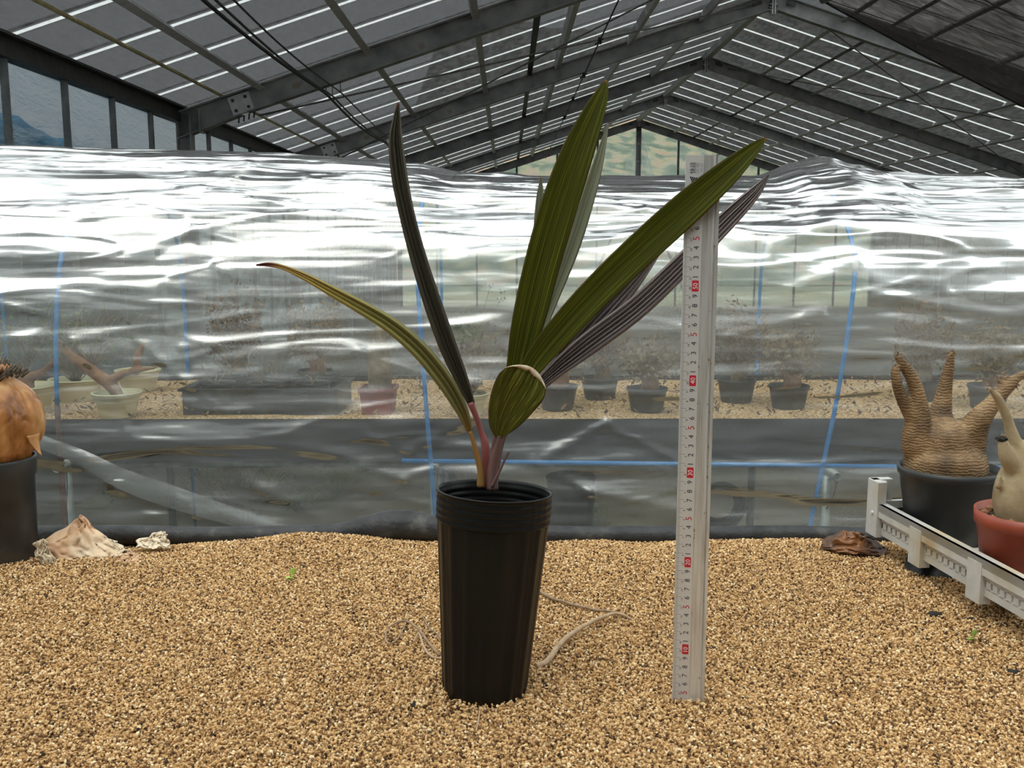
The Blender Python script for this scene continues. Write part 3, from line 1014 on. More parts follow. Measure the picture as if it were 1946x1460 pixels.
mb.build('pot_rim', 'pot_black', palm, local=True)
mb = MB()
rows = [[Vector((r * math.cos(a), r * math.sin(a), PH - .045 + .004 * nz3(r * 60 * math.cos(a), r * 60 * math.sin(a), 0))) for a in [2 * PI * j / 40 for j in range(41)]] for r in [.0001, .015, .03, .045, .0585]]
mb.sheet(rows); mb.build('soil', 'soil_dark', palm, local=True)


LAST_ROWS = []


def leaf(parent, name, ctrl, mat, folds=7, keel=.25, amp=.5, turn=0.0, n=44, thick=True, roll=None, dome=0.0, smooth=True):
    """ctrl: (px, py, depth Y, full width in px); pleated blade around that line"""
    pts = catmull(ctrl, n)
    C = [PY(p[0], p[1], p[2]) for p in pts]
    W = [max(.0006, p[3]) * p[2] / F_PX for p in pts]
    M = folds * 2 + 1
    rows, uv = [], []
    for i, c in enumerate(C):
        t = (C[min(i + 1, n - 1)] - C[max(i - 1, 0)]).normalized()
        view = (CAM - c).normalized()
        lat = t.cross(view).normalized()
        nrm = lat.cross(t).normalized()
        if nrm.dot(view) < 0: nrm = -nrm
        tw = turn if roll is None else turn + roll * i / (n - 1)
        lat2 = lat * math.cos(tw) + nrm * math.sin(tw)
        nr2 = nrm * math.cos(tw) - lat * math.sin(tw)
        w = W[i] / max(.35, abs(math.cos(tw)))
        row = []
        for j in range(M):
            u = j / (M - 1)
            s = (u - .5)
            z = amp * w / folds * .28 * (1 if j % 2 else -1)
            z += keel * w * (abs(s) ** 1.4) * 1.3
            dm = dome * max(0, i / (n - 1) - .55) / .45 * (1 - (2 * s) ** 2) * 1.0
            row.append(c + lat2 * (s * w) + nr2 * z + t * dm)
            uv.append((u, i / (n - 1)))
        rows.append(row)
    mb = MB(); mb.sheet(rows, smooth=smooth)
    o = mb.build(name, mat, parent, uv=uv)
    LAST_ROWS[:] = rows
    if thick:
        sd = o.modifiers.new('thickness', 'SOLIDIFY'); sd.thickness = .0006; sd.offset = 0
    return o


Yp = p0.y + .012
lf = leaf
lf(palm, 'leaf', [(1027, 690, Yp + .06, 14), (1020, 600, Yp + .065, 20), (1022, 480, Yp + .07, 20), (1026, 390, Yp + .072, 17), (1028, 336, Yp + .072, 3)], 'leaf_pale', 3, .3, .6)
lf(palm, 'leaf', [(1000, 720, Yp + .04, 12), (1040, 600, Yp + .045, 22), (1090, 470, Yp + .05, 30), (1128, 350, Yp + .052, 24), (1146, 280, Yp + .053, 13), (1156, 236, Yp + .053, 2)], 'leaf_pale', 4, .5, .6, turn=.5)
lf(palm, 'leaf', [(1030, 735, Yp + .05, 14), (1075, 680, Yp + .055, 40), (1130, 615, Yp + .06, 40), (1200, 540, Yp + .065, 30), (1260, 470, Yp + .07, 4)], 'leaf_purple', 5, .3, 1.2, smooth=False)
lf(palm, 'leaf', [(985, 780, Yp + .035, 10), (1035, 722, Yp + .04, 24), (1110, 660, Yp + .045, 42), (1210, 585, Yp + .055, 43), (1300, 500, Yp + .062, 40), (1380, 420, Yp + .068, 36), (1435, 365, Yp + .07, 22), (1461, 332, Yp + .07, 2)], 'leaf_purple', 6, .25, 1.2, smooth=False)
lf(palm, 'leaf', [(962, 780, Yp + .012, 14), (985, 690, Yp + .010, 44), (1004, 610, Yp + .004, 62), (1031, 500, Yp - .002, 68), (1063, 390, Yp - .008, 69), (1094, 300, Yp - .012, 62), (1122, 230, Yp - .014, 46), (1143, 180, Yp - .015, 26), (1152, 153, Yp - .015, 5)], 'leaf_green', 9, .16, .34)
lf(palm, 'leaf', [(962, 790, Yp + .006, 14), (1012, 695, Yp + .002, 42), (1075, 618, Yp - .010, 56), (1150, 539, Yp - .022, 62), (1230, 463, Yp - .034, 64), (1310, 391, Yp - .046, 62), (1380, 330, Yp - .054, 48), (1430, 285, Yp - .058, 26), (1456, 262, Yp - .06, 4)], 'leaf_green', 9, .16, .34)
stub = lf(palm, 'leaf', [(948, 832, Yp - .022, 12), (952, 812, Yp - .026, 46), (963, 785, Yp - .030, 74), (978, 755, Yp - .034, 92), (992, 732, Yp - .037, 98), (1000, 717, Yp - .038, 86)], 'leaf_stub', 8, .22, .25, n=30, dome=.011)
# dry curled lip on the cut leaf
end, below = list(LAST_ROWS[-1]), list(LAST_ROWS[-3])
rows = []
m_ = len(end)
order = sorted(range(m_), key=lambda q: end[q].x)
for q, j in enumerate(order):
    u = q / (m_ - 1); dn = (below[j] - end[j]).normalized(); to = (CAM - end[j]).normalized()
    w = .0008 + .0052 * math.sin(PI * min(1, max(0, (u - .12) / .88))) * (.75 + .5 * nz3(u * 9, 0, 3))
    rows.append([end[j] - dn * .0012 + to * .0006, end[j] - dn * .0006 + to * .0022, end[j] + dn * w * .5 + to * .0030, end[j] + dn * w + to * .0016])
mb = MB(); mb.sheet(rows); o = mb.build('dry_lip', 'dry_edge', stub)
sd = o.modifiers.new('t', 'SOLIDIFY'); sd.thickness = .0008
lf(palm, 'leaf', [(896, 768, Yp - .012, 13), (880, 728, Yp - .012, 24), (850, 655, Yp - .010, 34), (820, 570, Yp - .006, 34), (795, 490, Yp - .002, 31), (774, 410, Yp + .002, 29), (760, 340, Yp + .006, 30), (752, 270, Yp + .010, 26), (754, 225, Yp + .012, 14), (757, 196, Yp + .013, 4)], 'leaf_folded', 4, .5, 1.3, smooth=False)
lf(palm, 'leaf', [(893, 822, Yp - .02, 9), (880, 785, Yp - .022, 22), (848, 728, Yp - .028, 32), (800, 668, Yp - .034, 33), (745, 620, Yp - .040, 30), (690, 586, Yp - .045, 26), (630, 553, Yp - .050, 20), (580, 526, Yp - .053, 14), (540, 509, Yp - .055, 9), (512, 503, Yp - .056, 8), (487, 504, Yp - .056, 3)], 'leaf_dying', 3, .4, 1.1, smooth=False)


def stalk(name, mat, ctrl, parent=palm, n=20):
    pts = catmull(ctrl, n)
    mb = MB(); mb.tube([PY(p[0], p[1], p[2]) for p in pts], [max(.0006, p[3] * p[2] / F_PX / 2) for p in pts], 10)
    return mb.build(name, mat, parent)


stalk('petiole', 'petiole_orange', [(914, 925, Yp - .02, 17), (913, 895, Yp - .02, 13), (907, 868, Yp - .02, 12), (900, 842, Yp - .02, 9), (893, 820, Yp - .02, 8)])
stalk('petiole', 'petiole_red', [(929, 925, Yp - .01, 22), (924, 885, Yp - .01, 18), (922, 845, Yp - .011, 16), (916, 825, Yp - .011, 11), (906, 795, Yp - .012, 11), (894, 765, Yp - .012, 13)])
stalk('petiole', 'petiole_purple', [(936, 930, Yp - .02, 24), (936, 895, Yp - .02, 20), (941, 865, Yp - .021, 17), (946, 845, Yp - .022, 12), (949, 828, Yp - .022, 9)])
stalk('petiole', 'petiole_purple', [(938, 920, Yp + .008, 18), (944, 870, Yp + .01, 16), (952, 825, Yp + .012, 14), (964, 775, Yp + .012, 13)])
stalk('petiole', 'petiole_purple', [(934, 920, Yp + .004, 14), (937, 870, Yp + .006, 13), (945, 820, Yp + .008, 12), (964, 775, Yp + .01, 13)])
stalk('petiole', 'petiole_purple', [(940, 920, Yp + .014, 12), (955, 840, Yp + .025, 9), (985, 780, Yp + .035, 8), (1030, 730, Yp + .04, 12)])
stalk('dry_stalk', 'petiole_purple', [(935, 925, Yp - .026, 7), (948, 898, Yp - .028, 6), (960, 872, Yp - .028, 5), (967, 858, Yp - .028, 4)])

# ================================================================== the metal ruler
rb = PZ(1307, 1328, BZ)
RYAW = -.10
ruler = empty('ruler', (rb.x * .988, rb.y * .988, BZ - .002), (0, 0, RYAW)); tag(ruler, 'aluminium measuring ruler standing upright in the gravel', 'ruler')
RW = .0350; Z0 = -.033; ZT = .6005
mb = MB()
# cross-section in local x (0..RW), y (front is -y)
sec = [(0, -.0006), (.0006, -.0012), (.0185, -.0030), (.0190, -.0022), (.0283, -.0022), (.0288, -.0042), (.0303, -.0046), (.0306, -.0030), (.0318, -.0030), (.0322, -.0056), (.0350, -.0056), (.0350, .0008), (0, .0008)]
sec = [(a - RW / 2, b) for a, b in sec]
mb.prism([(a, b, Z0) for a, b in sec], (0, 0, ZT - Z0))
mb.build('body', 'ruler_aluminium', ruler, local=True)


def fy(x):   # face depth of the graduated strip at local x offset from the left edge
    return -.0012 - .0018 * (x - .0006) / .0179 - .00012


mb = MB(); q = [(.0007, fy(.0007) + .00006), (.0183, fy(.0183) + .00006)]
mb.prism([(q[0][0] - RW / 2, q[0][1], Z0), (q[1][0] - RW / 2, q[1][1], Z0), (q[1][0] - RW / 2, q[1][1] + .0002, Z0), (q[0][0] - RW / 2, q[0][1] + .0002, Z0)], (0, 0, ZT - Z0 - .0003))
mb.build('graduated_face', 'ruler_face', ruler, local=True)


def flat(mb, x0, x1, z0, z1):
    mb.add([(x0 - RW / 2, fy(x0), z0), (x1 - RW / 2, fy(x1), z0), (x1 - RW / 2, fy(x1), z1), (x0 - RW / 2, fy(x0), z1)], [(0, 1, 2, 3)])


mb = MB()
for k in range(0, 601):
    ln = .0062 if k % 10 == 0 else .0038 if k % 5 == 0 else .0024
    z = Z0 + k * .001
    wd = .00013 if k % 10 == 0 else .00007
    flat(mb, .0011, .0011 + ln, z - wd, z + wd)
mb.build('tick_marks', 'print_black', ruler, local=True)['kind'] = 'stuff'
# glyph cache
need = [str(d) for d in range(1, 10)] + ['10', '20', '30', '40', '50', '60'] + [str(d) for d in range(0, 31)] + ['快段', '目盛', 'AS-65', '13']
tmp = {}
for s in dict.fromkeys(need):
    cu = bpy.data.curves.new('glyph', 'FONT'); cu.body = s; cu.size = 1.0; cu.align_x = 'CENTER'; cu.resolution_u = 3
    ob = bpy.data.objects.new('glyph', cu); COL.objects.link(ob); tmp[s] = ob
bpy.context.view_layer.update()
dg = bpy.context.evaluated_depsgraph_get()
GL = {}
for s, ob in tmp.items():
    ev = ob.evaluated_get(dg); me = ev.to_mesh()
    vs = [v.co.copy() for v in me.vertices]; fs = [tuple(p.vertices) for p in me.polygons]
    if vs:
        ys = [v.y for v in vs]; xs_ = [v.x for v in vs]
        cy, cx = (min(ys) + max(ys)) / 2, (min(xs_) + max(xs_)) / 2
        h = max(.3, max(ys) - min(ys))
        vs = [Vector((v.x - cx, v.y - cy, 0)) / h for v in vs]
    GL[s] = (vs, fs)
    ev.to_mesh_clear()
for ob in tmp.values():
    cu = ob.data; bpy.data.objects.remove(ob); bpy.data.curves.remove(cu)


def glyph(mb, s, xc, zc, h, lift=.00008, upright=False, squeeze=1.0):
    """digit rotated so it reads upwards along the ruler; h = cap height"""
    vs, fs = GL[s]
    out = []
    for v in vs:
        if upright:
            x = xc + v.x * h; z = zc + v.y * h
        else:
            x = xc - v.y * h; z = zc + v.x * h * squeeze
        out.append((x - RW / 2, fy(x) - lift, z))
    mb.add(out, fs)


mbs = MB()
for k in range(1, 60):
    z = Z0 + k * .01
    if k % 10 == 0:
        r_ = .0008; x0, x1, z0, z1 = .0096, .0165, z - .0058, z + .0058
        poly = []
        for cx, cz, a0 in ((x1 - r_, z1 - r_, 0), (x0 + r_, z1 - r_, 90), (x0 + r_, z0 + r_, 180), (x1 - r_, z0 + r_, 270)):
            for a in (0, 45, 90):
                g = math.radians(a0 + a)
                x = cx + r_ * math.cos(g)
                poly.append((x - RW / 2, fy(x), cz + r_ * math.sin(g)))
        mbx = MB(); mbx.add(poly, [tuple(range(len(poly)))[::-1]]); bx_o = mbx.build('red_box', 'print_red', ruler, local=True)
        mbw = MB(); glyph(mbw, str(k), .0131, z, .0048, .0002); mbw.build('white_numeral', 'print_white', bx_o, local=True)
    elif k % 5 == 0:
        mbr = MB(); glyph(mbr, '5', .0128, z - .0008, .0064); mbr.build('red_numeral', 'print_red', ruler, local=True)
    else:
        mbb = MB(); glyph(mbb, str(k % 10), .0130, z - .0005, .0054); mbb.build('black_numeral', 'print_black', ruler, local=True)
    sn = abs(30 - k)
    glyph(mbs, str(sn), .0078, z - .0024, .0022)
mbs.build('small_numerals', 'print_black', ruler, local=True)['kind'] = 'stuff'
mb = MB(); glyph(mb, '快段', .0072, ZT - .0125, .0056); glyph(mb, '13', .0135, ZT - .0235, .0034, upright=True)
# striped slanted mark
for i in range(4):
    x = .0045 + i * .0019
    for j in range(5):
        za = ZT - .0215 - j * .0020 - i * .0004
        xo = x + j * .0009
        mb.add([(xo - RW / 2, fy(xo) - .00008, za), (xo + .0013 - RW / 2, fy(xo + .0013) - .00008, za + .0003), (xo + .0019 - RW / 2, fy(xo + .0019) - .00008, za - .0014), (xo + .0006 - RW / 2, fy(xo + .0006) - .00008, za - .0017)], [(3, 2, 1, 0)])
mb.build('maker_mark', 'print_black', ruler, local=True)
mb = MB(); glyph(mb, '目盛', .0110, ZT - .0125, .0052); glyph(mb, 'AS-65', .0160, ZT - .0125, .0026)
mb.build('faint_lettering', 'print_grey', ruler, local=True)
mb = MB(); mb.tube([(.0237 - RW / 2, -.0026, ZT - .029), (.0237 - RW / 2, .0009, ZT - .029)], .0041, 24); mb.build('hanging_hole_disc', 'print_black', ruler, local=True)  # solid black disc, its colour stands in for the shade inside a hole
mb = MB(); rnd = random.Random(5)
for k in range(70):
    z = rnd.uniform(.03, ZT); x = rnd.choice([.0290, .0312, .0340, .0348, .0190, .0352]); s = rnd.uniform(.0004, .0011)
    mb.box((x - RW / 2, -.0048 if x > .028 else -.0030, z), (s, s * .8, s * rnd.uniform(.8, 2.6)))
d_ = mb.build('grit', 'ruler_dirt', ruler, local=True); d_['kind'] = 'stuff'

# ================================================================== loose things on the bed
def on_bed(x, y, dz=0.0):
    p = PZ(x, y, BZ)
    return Vector((p.x, p.y, gravel_z(p.x, p.y) + dz))


def root(name, label, segs, mat, r0, r1, lift, group=None):
    pts = catmull([tuple(on_bed(x, y, h)) for x, y, h in segs], 34)
    e = None
    mb = MB()
    mb.tube([Vector(p) + Vector((0, 0, .0008 * nz3(i * .5, 0, r0 * 900))) for i, p in enumerate(pts)], [r0 + (r1 - r0) * i / 33 for i in range(34)], 8)
    o = mb.build(name, mat); tag(o, label, 'root')
    return o


root('dry_root', 'thick pale dry root bent like an elbow right of the black pot', [(1018, 1272, .002), (1040, 1262, .004), (1068, 1232, .008), (1105, 1208, .012), (1150, 1185, .012), (1178, 1176, .008), (1205, 1183, .002)], 'root_pale', .0042, .0016, 0)
root('dry_root', 'thin grey dry root stretching from behind the black pot', [(1018, 1118, .003), (1045, 1137, .005), (1085, 1150, .006), (1130, 1162, .006), (1175, 1172, .007), (1200, 1182, .003)], 'root_grey', .0026, .0014, 0)
root('dry_root', 'fine curled dry root left of the black pot', [(780, 1168, .002), (765, 1205, .005), (752, 1228, .006), (737, 1232, .006), (733, 1218, .009), (745, 1204, .012), (770, 1200, .014), (795, 1210, .010), (812, 1228, .006), (835, 1250, .003)], 'root_grey', .0010, .0018, 0)
root('dry_root', 'short hooked dry root touching the left foot of the black pot', [(786, 1228, .004), (796, 1218, .009), (806, 1240, .006), (822, 1254, .004), (848, 1254, .003)], 'root_pale', .0012, .0018, 0)
root('dry_root', 'wiry dark dry root leaning beside the black pot', [(804, 1176, .003), (815, 1200, .006), (832, 1217, .008), (848, 1235, .004)], 'root_grey', .0010, .0012, 0)
root('dry_root', 'tiny dry root fibre in front of the black pot', [(905, 1394, .002), (909, 1378, .004), (912, 1362, .002)], 'root_pale', .0010, .0008, 0)


def seedling(label, x, y, s, mat):
    b = on_bed(x, y)
    e = empty('seedling', b); tag(e, label, 'seedling')
    mb = MB(); mb.tube([b + Vector((0, 0, -.003)), b + Vector((.001, 0, .006 * s)), b + Vector((0, 0, .012 * s))], .0007 * s, 6); mb.build('stem', mat, e)
    for ang, tilt, ln in ((.3, 1.2, .011), (2.6, .35, .009), (4.4, .45, .008)):
        rows = []
        d = Vector((math.cos(ang) * math.cos(tilt), math.sin(ang) * math.cos(tilt) * .6, math.sin(tilt)))
        lat = Vector((-math.sin(ang), math.cos(ang) * .2, 0)).normalized() if tilt < 1 else Vector((1, 0, 0))
        for i in range(7):
            t = i / 6; w = .0042 * s * math.sin(PI * (.08 + .92 * t)) ** .7 if i < 6 else .0003
            c = b + Vector((0, 0, .010 * s if tilt > 1 else .004 * s)) + d * (ln * s * t)
            rows.append([c + lat * (k * w) for k in (-1, -.4, .4, 1)])
        mb = MB(); mb.sheet(rows); o = mb.build('leaf', mat, e)
        sd = o.modifiers.new('t', 'SOLIDIFY'); sd.thickness = .0004


seedling('bright green weed seedling alone on the gravel left of the black pot', 554, 1104, 1.15, 'seedling_leaf')
seedling('dull green weed seedling near the white plastic tray', 1848, 1220, .9, 'weed_leaf')


def chip(label, x, y, s, seed):
    b = on_bed(x, y, s * .15)
    bm = bmesh.new(); bmesh.ops.create_icosphere(bm, subdivisions=2, radius=s)
    for v in bm.verts:
        k = 1 + .45 * noise.noise(v.co * (1.6 / s) + Vector((seed, 0, 0)))
        v.co = Vector((v.co.x * k * 1.35, v.co.y * k, v.co.z * k * .5))
    mb = MB(); mb.add([v.co + b for v in bm.verts], [[v.index for v in f.verts] for f in bm.faces]); bm.free()
    tag(mb.build('bark_chip', 'bark_chip'), label, 'bark chip', 'dark bark chips on the gravel')


for i, (x, y, s, lab) in enumerate(((1778, 1166, .009, 'largest dark bark chip on the gravel near the white plastic tray'), (1845, 1176, .006, 'small dark bark chip right of the largest one by the tray'),
                                    (1762, 1182, .004, 'tiny bark chip just in front of the largest one by the tray'),
                                    (1925, 1282, .007, 'dark bark chip alone in front of the white tray'), (1357, 1238, .004, 'small dark bark chip beside the foot of the ruler'),
                                    (792, 1341, .005, 'dark bark chip left in front of the black pot'))):
    chip(lab, x, y, s, i * 3.1)


# papery peelings
def peel(name, label, cat, outline, mat, Y0_, Y1_, bulge, seed, n=30, group=None, curl=.6):
    """outline: (left edge, right edge) pixel rows from bottom to top standing on the bed at depth Y0_ leaning to Y1_"""
    rows = []
    m = len(outline)
    res = catmull(outline, n)
    base = None
    for i, (xl, xr, yl, yr) in enumerate(res):
        t = i / (n - 1); row = []
        for j in range(n):
            u = j / (n - 1)
            x = xl + (xr - xl) * u; y = yl + (yr - yl) * u
            Y = Y0_ + (Y1_ - Y0_) * t - bulge * math.sin(PI * u) * (1 - .3 * t) + .006 * nz3(u * 3 + seed, t * 3, 0)
            row.append(PY(x + 5 * nz3(t * 6, u * 3, seed) * (1 + t), y + 6 * nz3(u * 5, t * 4, seed + 2) + (6 * t * nz3(u * 14, 0, seed)), Y + .010 * abs(nz3(u * 6, t * 4, seed + 5)) + .006 * max(0, 1 - abs(nz3(u * 4 + 2, t * 5, seed + 9)) * 7)))
        rows.append(row)
    mb = MB(); mb.sheet(rows)
    o = mb.build(name, mat)
    sd = o.modifiers.new('t', 'SOLIDIFY'); sd.thickness = .0012
    tag(o, label, cat, group)
    return o


yb = PZ(150, 1078, BZ).y
peel('papery_husk', 'largest peach papery bulb husk standing in the gravel beside the tall bulb pot', 'husk', [(98, 255, 1072, 1078), (80, 250, 1050, 1066), (80, 232, 1032, 1052), (102, 205, 1014, 1024), (138, 178, 994, 1000), (152, 156, 981, 983)], 'peel_pale', yb + .03, yb + .075, .02, 1)
peel('papery_husk', 'curled pinkish edge of husk leaning before the largest husk', 'husk', [(88, 122, 1084, 1086), (74, 108, 1066, 1070), (66, 96, 1048, 1046), (68, 84, 1030, 1026)], 'peel_cream', yb + .005, yb + .02, .008, 5)
peel('papery_husk', 'pale cream flat husk flake at the far right of the husk heap', 'husk', [(262, 320, 1040, 1042), (258, 322, 1032, 1034), (285, 318, 1022, 1018), (306, 314, 1013, 1012)], 'peel_cream', yb + .065, yb + .10, .004, 9)
peel('papery_husk', 'cream husk flake between the large husk and the flat flake', 'husk', [(196, 240, 1052, 1050), (194, 246, 1040, 1044), (192, 222, 1026, 1032), (192, 204, 1018, 1022)], 'peel_cream', yb + .05, yb + .08, .004, 13)
peel('papery_husk', 'small orange-pink husk flake lying in front of the husk heap', 'husk', [(222, 238, 1084, 1080), (212, 262, 1070, 1066), (218, 266, 1058, 1056), (232, 262, 1050, 1050)], 'peel_pale', yb - .003, yb + .04, .003, 17)
yh = PZ(1625, 1050, BZ).y
peel('dead_leaf', 'curled glossy brown dead leaf by the back edge of the bed', 'dead leaf', [(1572, 1688, 1048, 1056), (1560, 1690, 1042, 1050), (1562, 1672, 1030, 1034), (1580, 1652, 1018, 1020), (1598, 1632, 1010, 1011)], 'husk_brown', yh - .005, yh + .03, .032, 21)

# ================================================================== bulb plant at the left edge
bp_ = PZ(0, 1075, BZ); bx, by = PZ(50, 1075, BZ).x - .060, bp_.y + .04
bulb = empty('potted_bulb', (bx, by, BZ - .006)); tag(bulb, 'large papery brown bulb sitting in a tall black pot', 'potted plant')
HB = PY(50, 868, by).z - (BZ - .006)
mb = MB(); prof = [(0, 0), (.052, 0), (.054, .004), (.058, HB - .034), (.061, HB - .030), (.063, HB - .004), (.062, HB), (.059, HB), (.057, HB - .02), (.055, HB - .05)]
mb.lathe(prof, (0, 0, 0), 48, lambda a, r, z: r + (.0016 if (z < HB - .04 and math.sin(a * 8) > .75) else 0))
mb.build('pot', 'pot_dusty', bulb, local=True)
mb = MB(); mb.lathe([(.0005, HB - .02), (.057, HB - .02)], (0, 0, 0), 32); mb.build('soil', 'soil_dark', bulb, local=True)
BR = .080; zc = HB + .058
prof = [(.03, HB - .02), (.056, HB - .008)] + [(BR * math.cos(a) * (1 if a < .3 else 1 - .10 * (a - .3)), zc + .078 * math.sin(a)) for a in [-.75 + i * .048 for i in range(43)]] + [(.036, zc + .083), (.030, zc + .09), (.0005, zc + .094)]
mb = MB(); mb.lathe(prof, (0, 0, 0), 150, lambda a, r, z: r * (1 - .034 * max(0, 1 - abs(nz3(math.cos(a) * 3.2, math.sin(a) * 3.2, z * 34 + 5)) * 9) - .022 * max(0, 1 - abs(nz3(a * 4.5, z * 9, 8)) * 10) + .03 * nz3(math.cos(a) * 2, math.sin(a) * 2, z * 25) + .010 * abs(nz3(math.cos(a) * 5, math.sin(a) * 5, z * 45))))
bb = mb.build('bulb', 'bulb_paper', bulb, local=True)
for ang, z0, ln in ((-.25, -.038, .034),):
    rows = []
    for i in range(9):
        t = i / 8; row = []
        for j in range(6):
            u = (j / 5 - .5) * (1 - t) * .38
            a = ang + u; r = BR * .985 + .012 * t * t
            row.append(Vector((r * math.cos(a), r * math.sin(a), zc + z0 + .02 - t * ln)))
        rows.append(row)
    mb = MB(); mb.sheet(rows); o = mb.build('peeling_scale', 'bulb_paper', bulb, local=True)
    sd = o.modifiers.new('t', 'SOLIDIFY'); sd.thickness = .001
mb = MB(); rnd = random.Random(3)
for k in range(170):
    a = rnd.uniform(0, 2 * PI); r = .05 * math.sqrt(rnd.random()); h = rnd.uniform(.012, .03) * (1.2 - r / .06)
    b0 = Vector((r * math.cos(a) * 1.1, r * math.sin(a) * 1.1, zc + .086 - .3 * r))
    mb.tube([b0, b0 + Vector((math.cos(a) * .01 + rnd.uniform(-.004, .004), math.sin(a) * .01, h))], [.0022, .0008], 5)
o = mb.build('fibre_tuft', 'bulb_fibre', bulb, local=True); o['kind'] = 'stuff'

# ================================================================== plastic tray on the right with caudex plants
c_far = PZ(1648, 1006, BZ + .035); c_near = PZ(1946, 1183, BZ + .035)
tdir = (c_near - c_far); tang = math.atan2(tdir.y, tdir.x)
tray = empty('plastic_tray', (c_far.x, c_far.y, BZ + .035), (0, 0, tang)); tag(tray, 'off-white slatted plastic growing tray holding the caudex plants', 'tray')
# local frame: +x along the left rail towards the camera, +y to the tray's inside (right)
TL, TW_ = .60, .42


def tl(mb, x0, x1, y0, y1, z0, z1):
    mb.box(((x0 + x1) / 2, (y0 + y1) / 2, (z0 + z1) / 2), (x1 - x0, y1 - y0, z1 - z0))


def rail(length, name, place):
    e = []
    mb = MB()
    tl(mb, .0, length, 0, .016, .040, .052); tl(mb, 0, length, 0, .006, .030, .052)
    tl(mb, 0, length, .006, .011, .022, .034); tl(mb, 0, length, .006, .011, 0, .012)
    x = .01
    while x < length - .01:
        tl(mb, x, x + .0095, .006, .011, .010, .024); x += .0145
    for k in range(1, int(length / .15) + 1):
        tl(mb, k * .15 - .02, k * .15 + .012, -.001, .016, -.012, .045)
    return mb


mb = rail(TL, 'side_rail', None)
r1 = mb.build('side_rail', 'tray_plastic', tray, local=True)
mb = rail(TL, 'side_rail', None)
for v in mb.v: v.y = TW_ - v.y
mb.f = [tuple(reversed(f)) for f in mb.f]
mb.build('side_rail', 'tray_plastic', tray, local=True)
mb = rail(TW_, 'end_rail', None)
mb.v = [Vector((v.y, v.x, v.z)) for v in mb.v]; mb.f = [tuple(reversed(f)) for f in mb.f]
mb.build('end_rail', 'tray_plastic', tray, local=True)
for (cx, cy, sx, sy) in ((0, 0, 1, 1), (0, TW_, 1, -1), (TL, 0, -1, 1), (TL, TW_, -1, -1)):
    mb = MB(); a = .034
    tl(mb, min(cx, cx + sx * a), max(cx, cx + sx * a), min(cy - sy * .003, cy + sy * .012), max(cy - sy * .003, cy + sy * .012), -.004, .088)
    tl(mb, min(cx - sx * .003, cx + sx * .012), max(cx - sx * .003, cx + sx * .012), min(cy, cy + sy * a), max(cy, cy + sy * a), -.004, .088)
    tl(mb, min(cx, cx + sx * .02), max(cx, cx + sx * .02), min(cy, cy + sy * .02), max(cy, cy + sy * .02), .05, .086)
    cp = mb.build('corner_post', 'tray_plastic', tray, local=True)
    mb = MB(); mb.tube([(cx + sx * .02, cy - sy * .006, .035), (cx + sx * .02, cy, .035)], .003, 10); mb.build('rivet', 'plate_steel', cp, local=True)
k = 0
x = .03
s0 = None
while x < TL - .02:
    if s0 is None:
        mb = MB(); tl(mb, x, x + .012, .01, TW_ - .01, .002, .009); s0 = mb.build('floor_slat', 'tray_plastic', tray, local=True); x00 = x
    else:
        link_copy(s0, tray, (x - x00, 0, 0))
    x += .028
mb = MB()
for yy in (.1, .2, .3): tl(mb, .01, TL - .01, yy, yy + .01, -.002, .004)
mb.build('floor_runner', 'tray_plastic', tray, local=True)
TZ = BZ + .035 + .009
# black nursery pots turned over as feet
Mt = Mw(tray)
for lx, ly, lab in ((.11, .055, 'upturned black pot propping the far left corner of the white tray'), (.5, .3, 'upturned black pot propping the near right part of the white tray'),
                    (.12, .36, 'upturned black pot propping the far right corner of the white tray'), (.5, .06, 'upturned black pot propping the near left part of the white tray')):
    w = Mt @ Vector((lx, ly, 0)); gz = gravel_z(w.x, w.y)
    e = empty('tray_foot', (w.x, w.y, gz - .006)); tag(e, lab, 'pot')
    hh = (BZ + .035 - .002) - (gz - .006)
    mb = MB(); mb.lathe([(.044, 0), (.046, .002), (.046, .007), (.043, .008), (.036, hh), (.0005, hh)], (0, 0, 0), 28); mb.build('wall', 'pot_black', e, local=True)
    mb = MB(); mb.lathe([(.0465, .001), (.0485, .003), (.0465, .006)], (0, 0, 0), 28); mb.build('rim', 'pot_black', e, local=True)


def round_pot(parent, rt, rb_, h, mat, lip=.012, n=44, inner='soil_dark', fill=.02, tilt=None):
    mb = MB()
    mb.lathe([(.0005, 0), (rb_, 0), (rb_ + .001, .002), (rt - .003, h - lip), (rt, h - lip + .001), (rt + .001, h), (rt - .002, h), (rt - .004, h - lip), (rt - .006, h - fill - .012)], (0, 0, 0), n)
    mb.build('pot', mat, parent, local=True)
    rr2 = rb_ + (rt - rb_) * (h - fill) / h - .002
    mb = MB(); mb.sheet([[Vector((r * math.cos(a), r * math.sin(a), h - fill + .003 * nz3(r * 80 * math.cos(a), r * 80 * math.sin(a), 0))) for a in [2 * PI * j / 32 for j in range(33)]] for r in (.0005, rr2 * .4, rr2 * .75, rr2)])
    mb.build('soil', inner, parent, local=True)


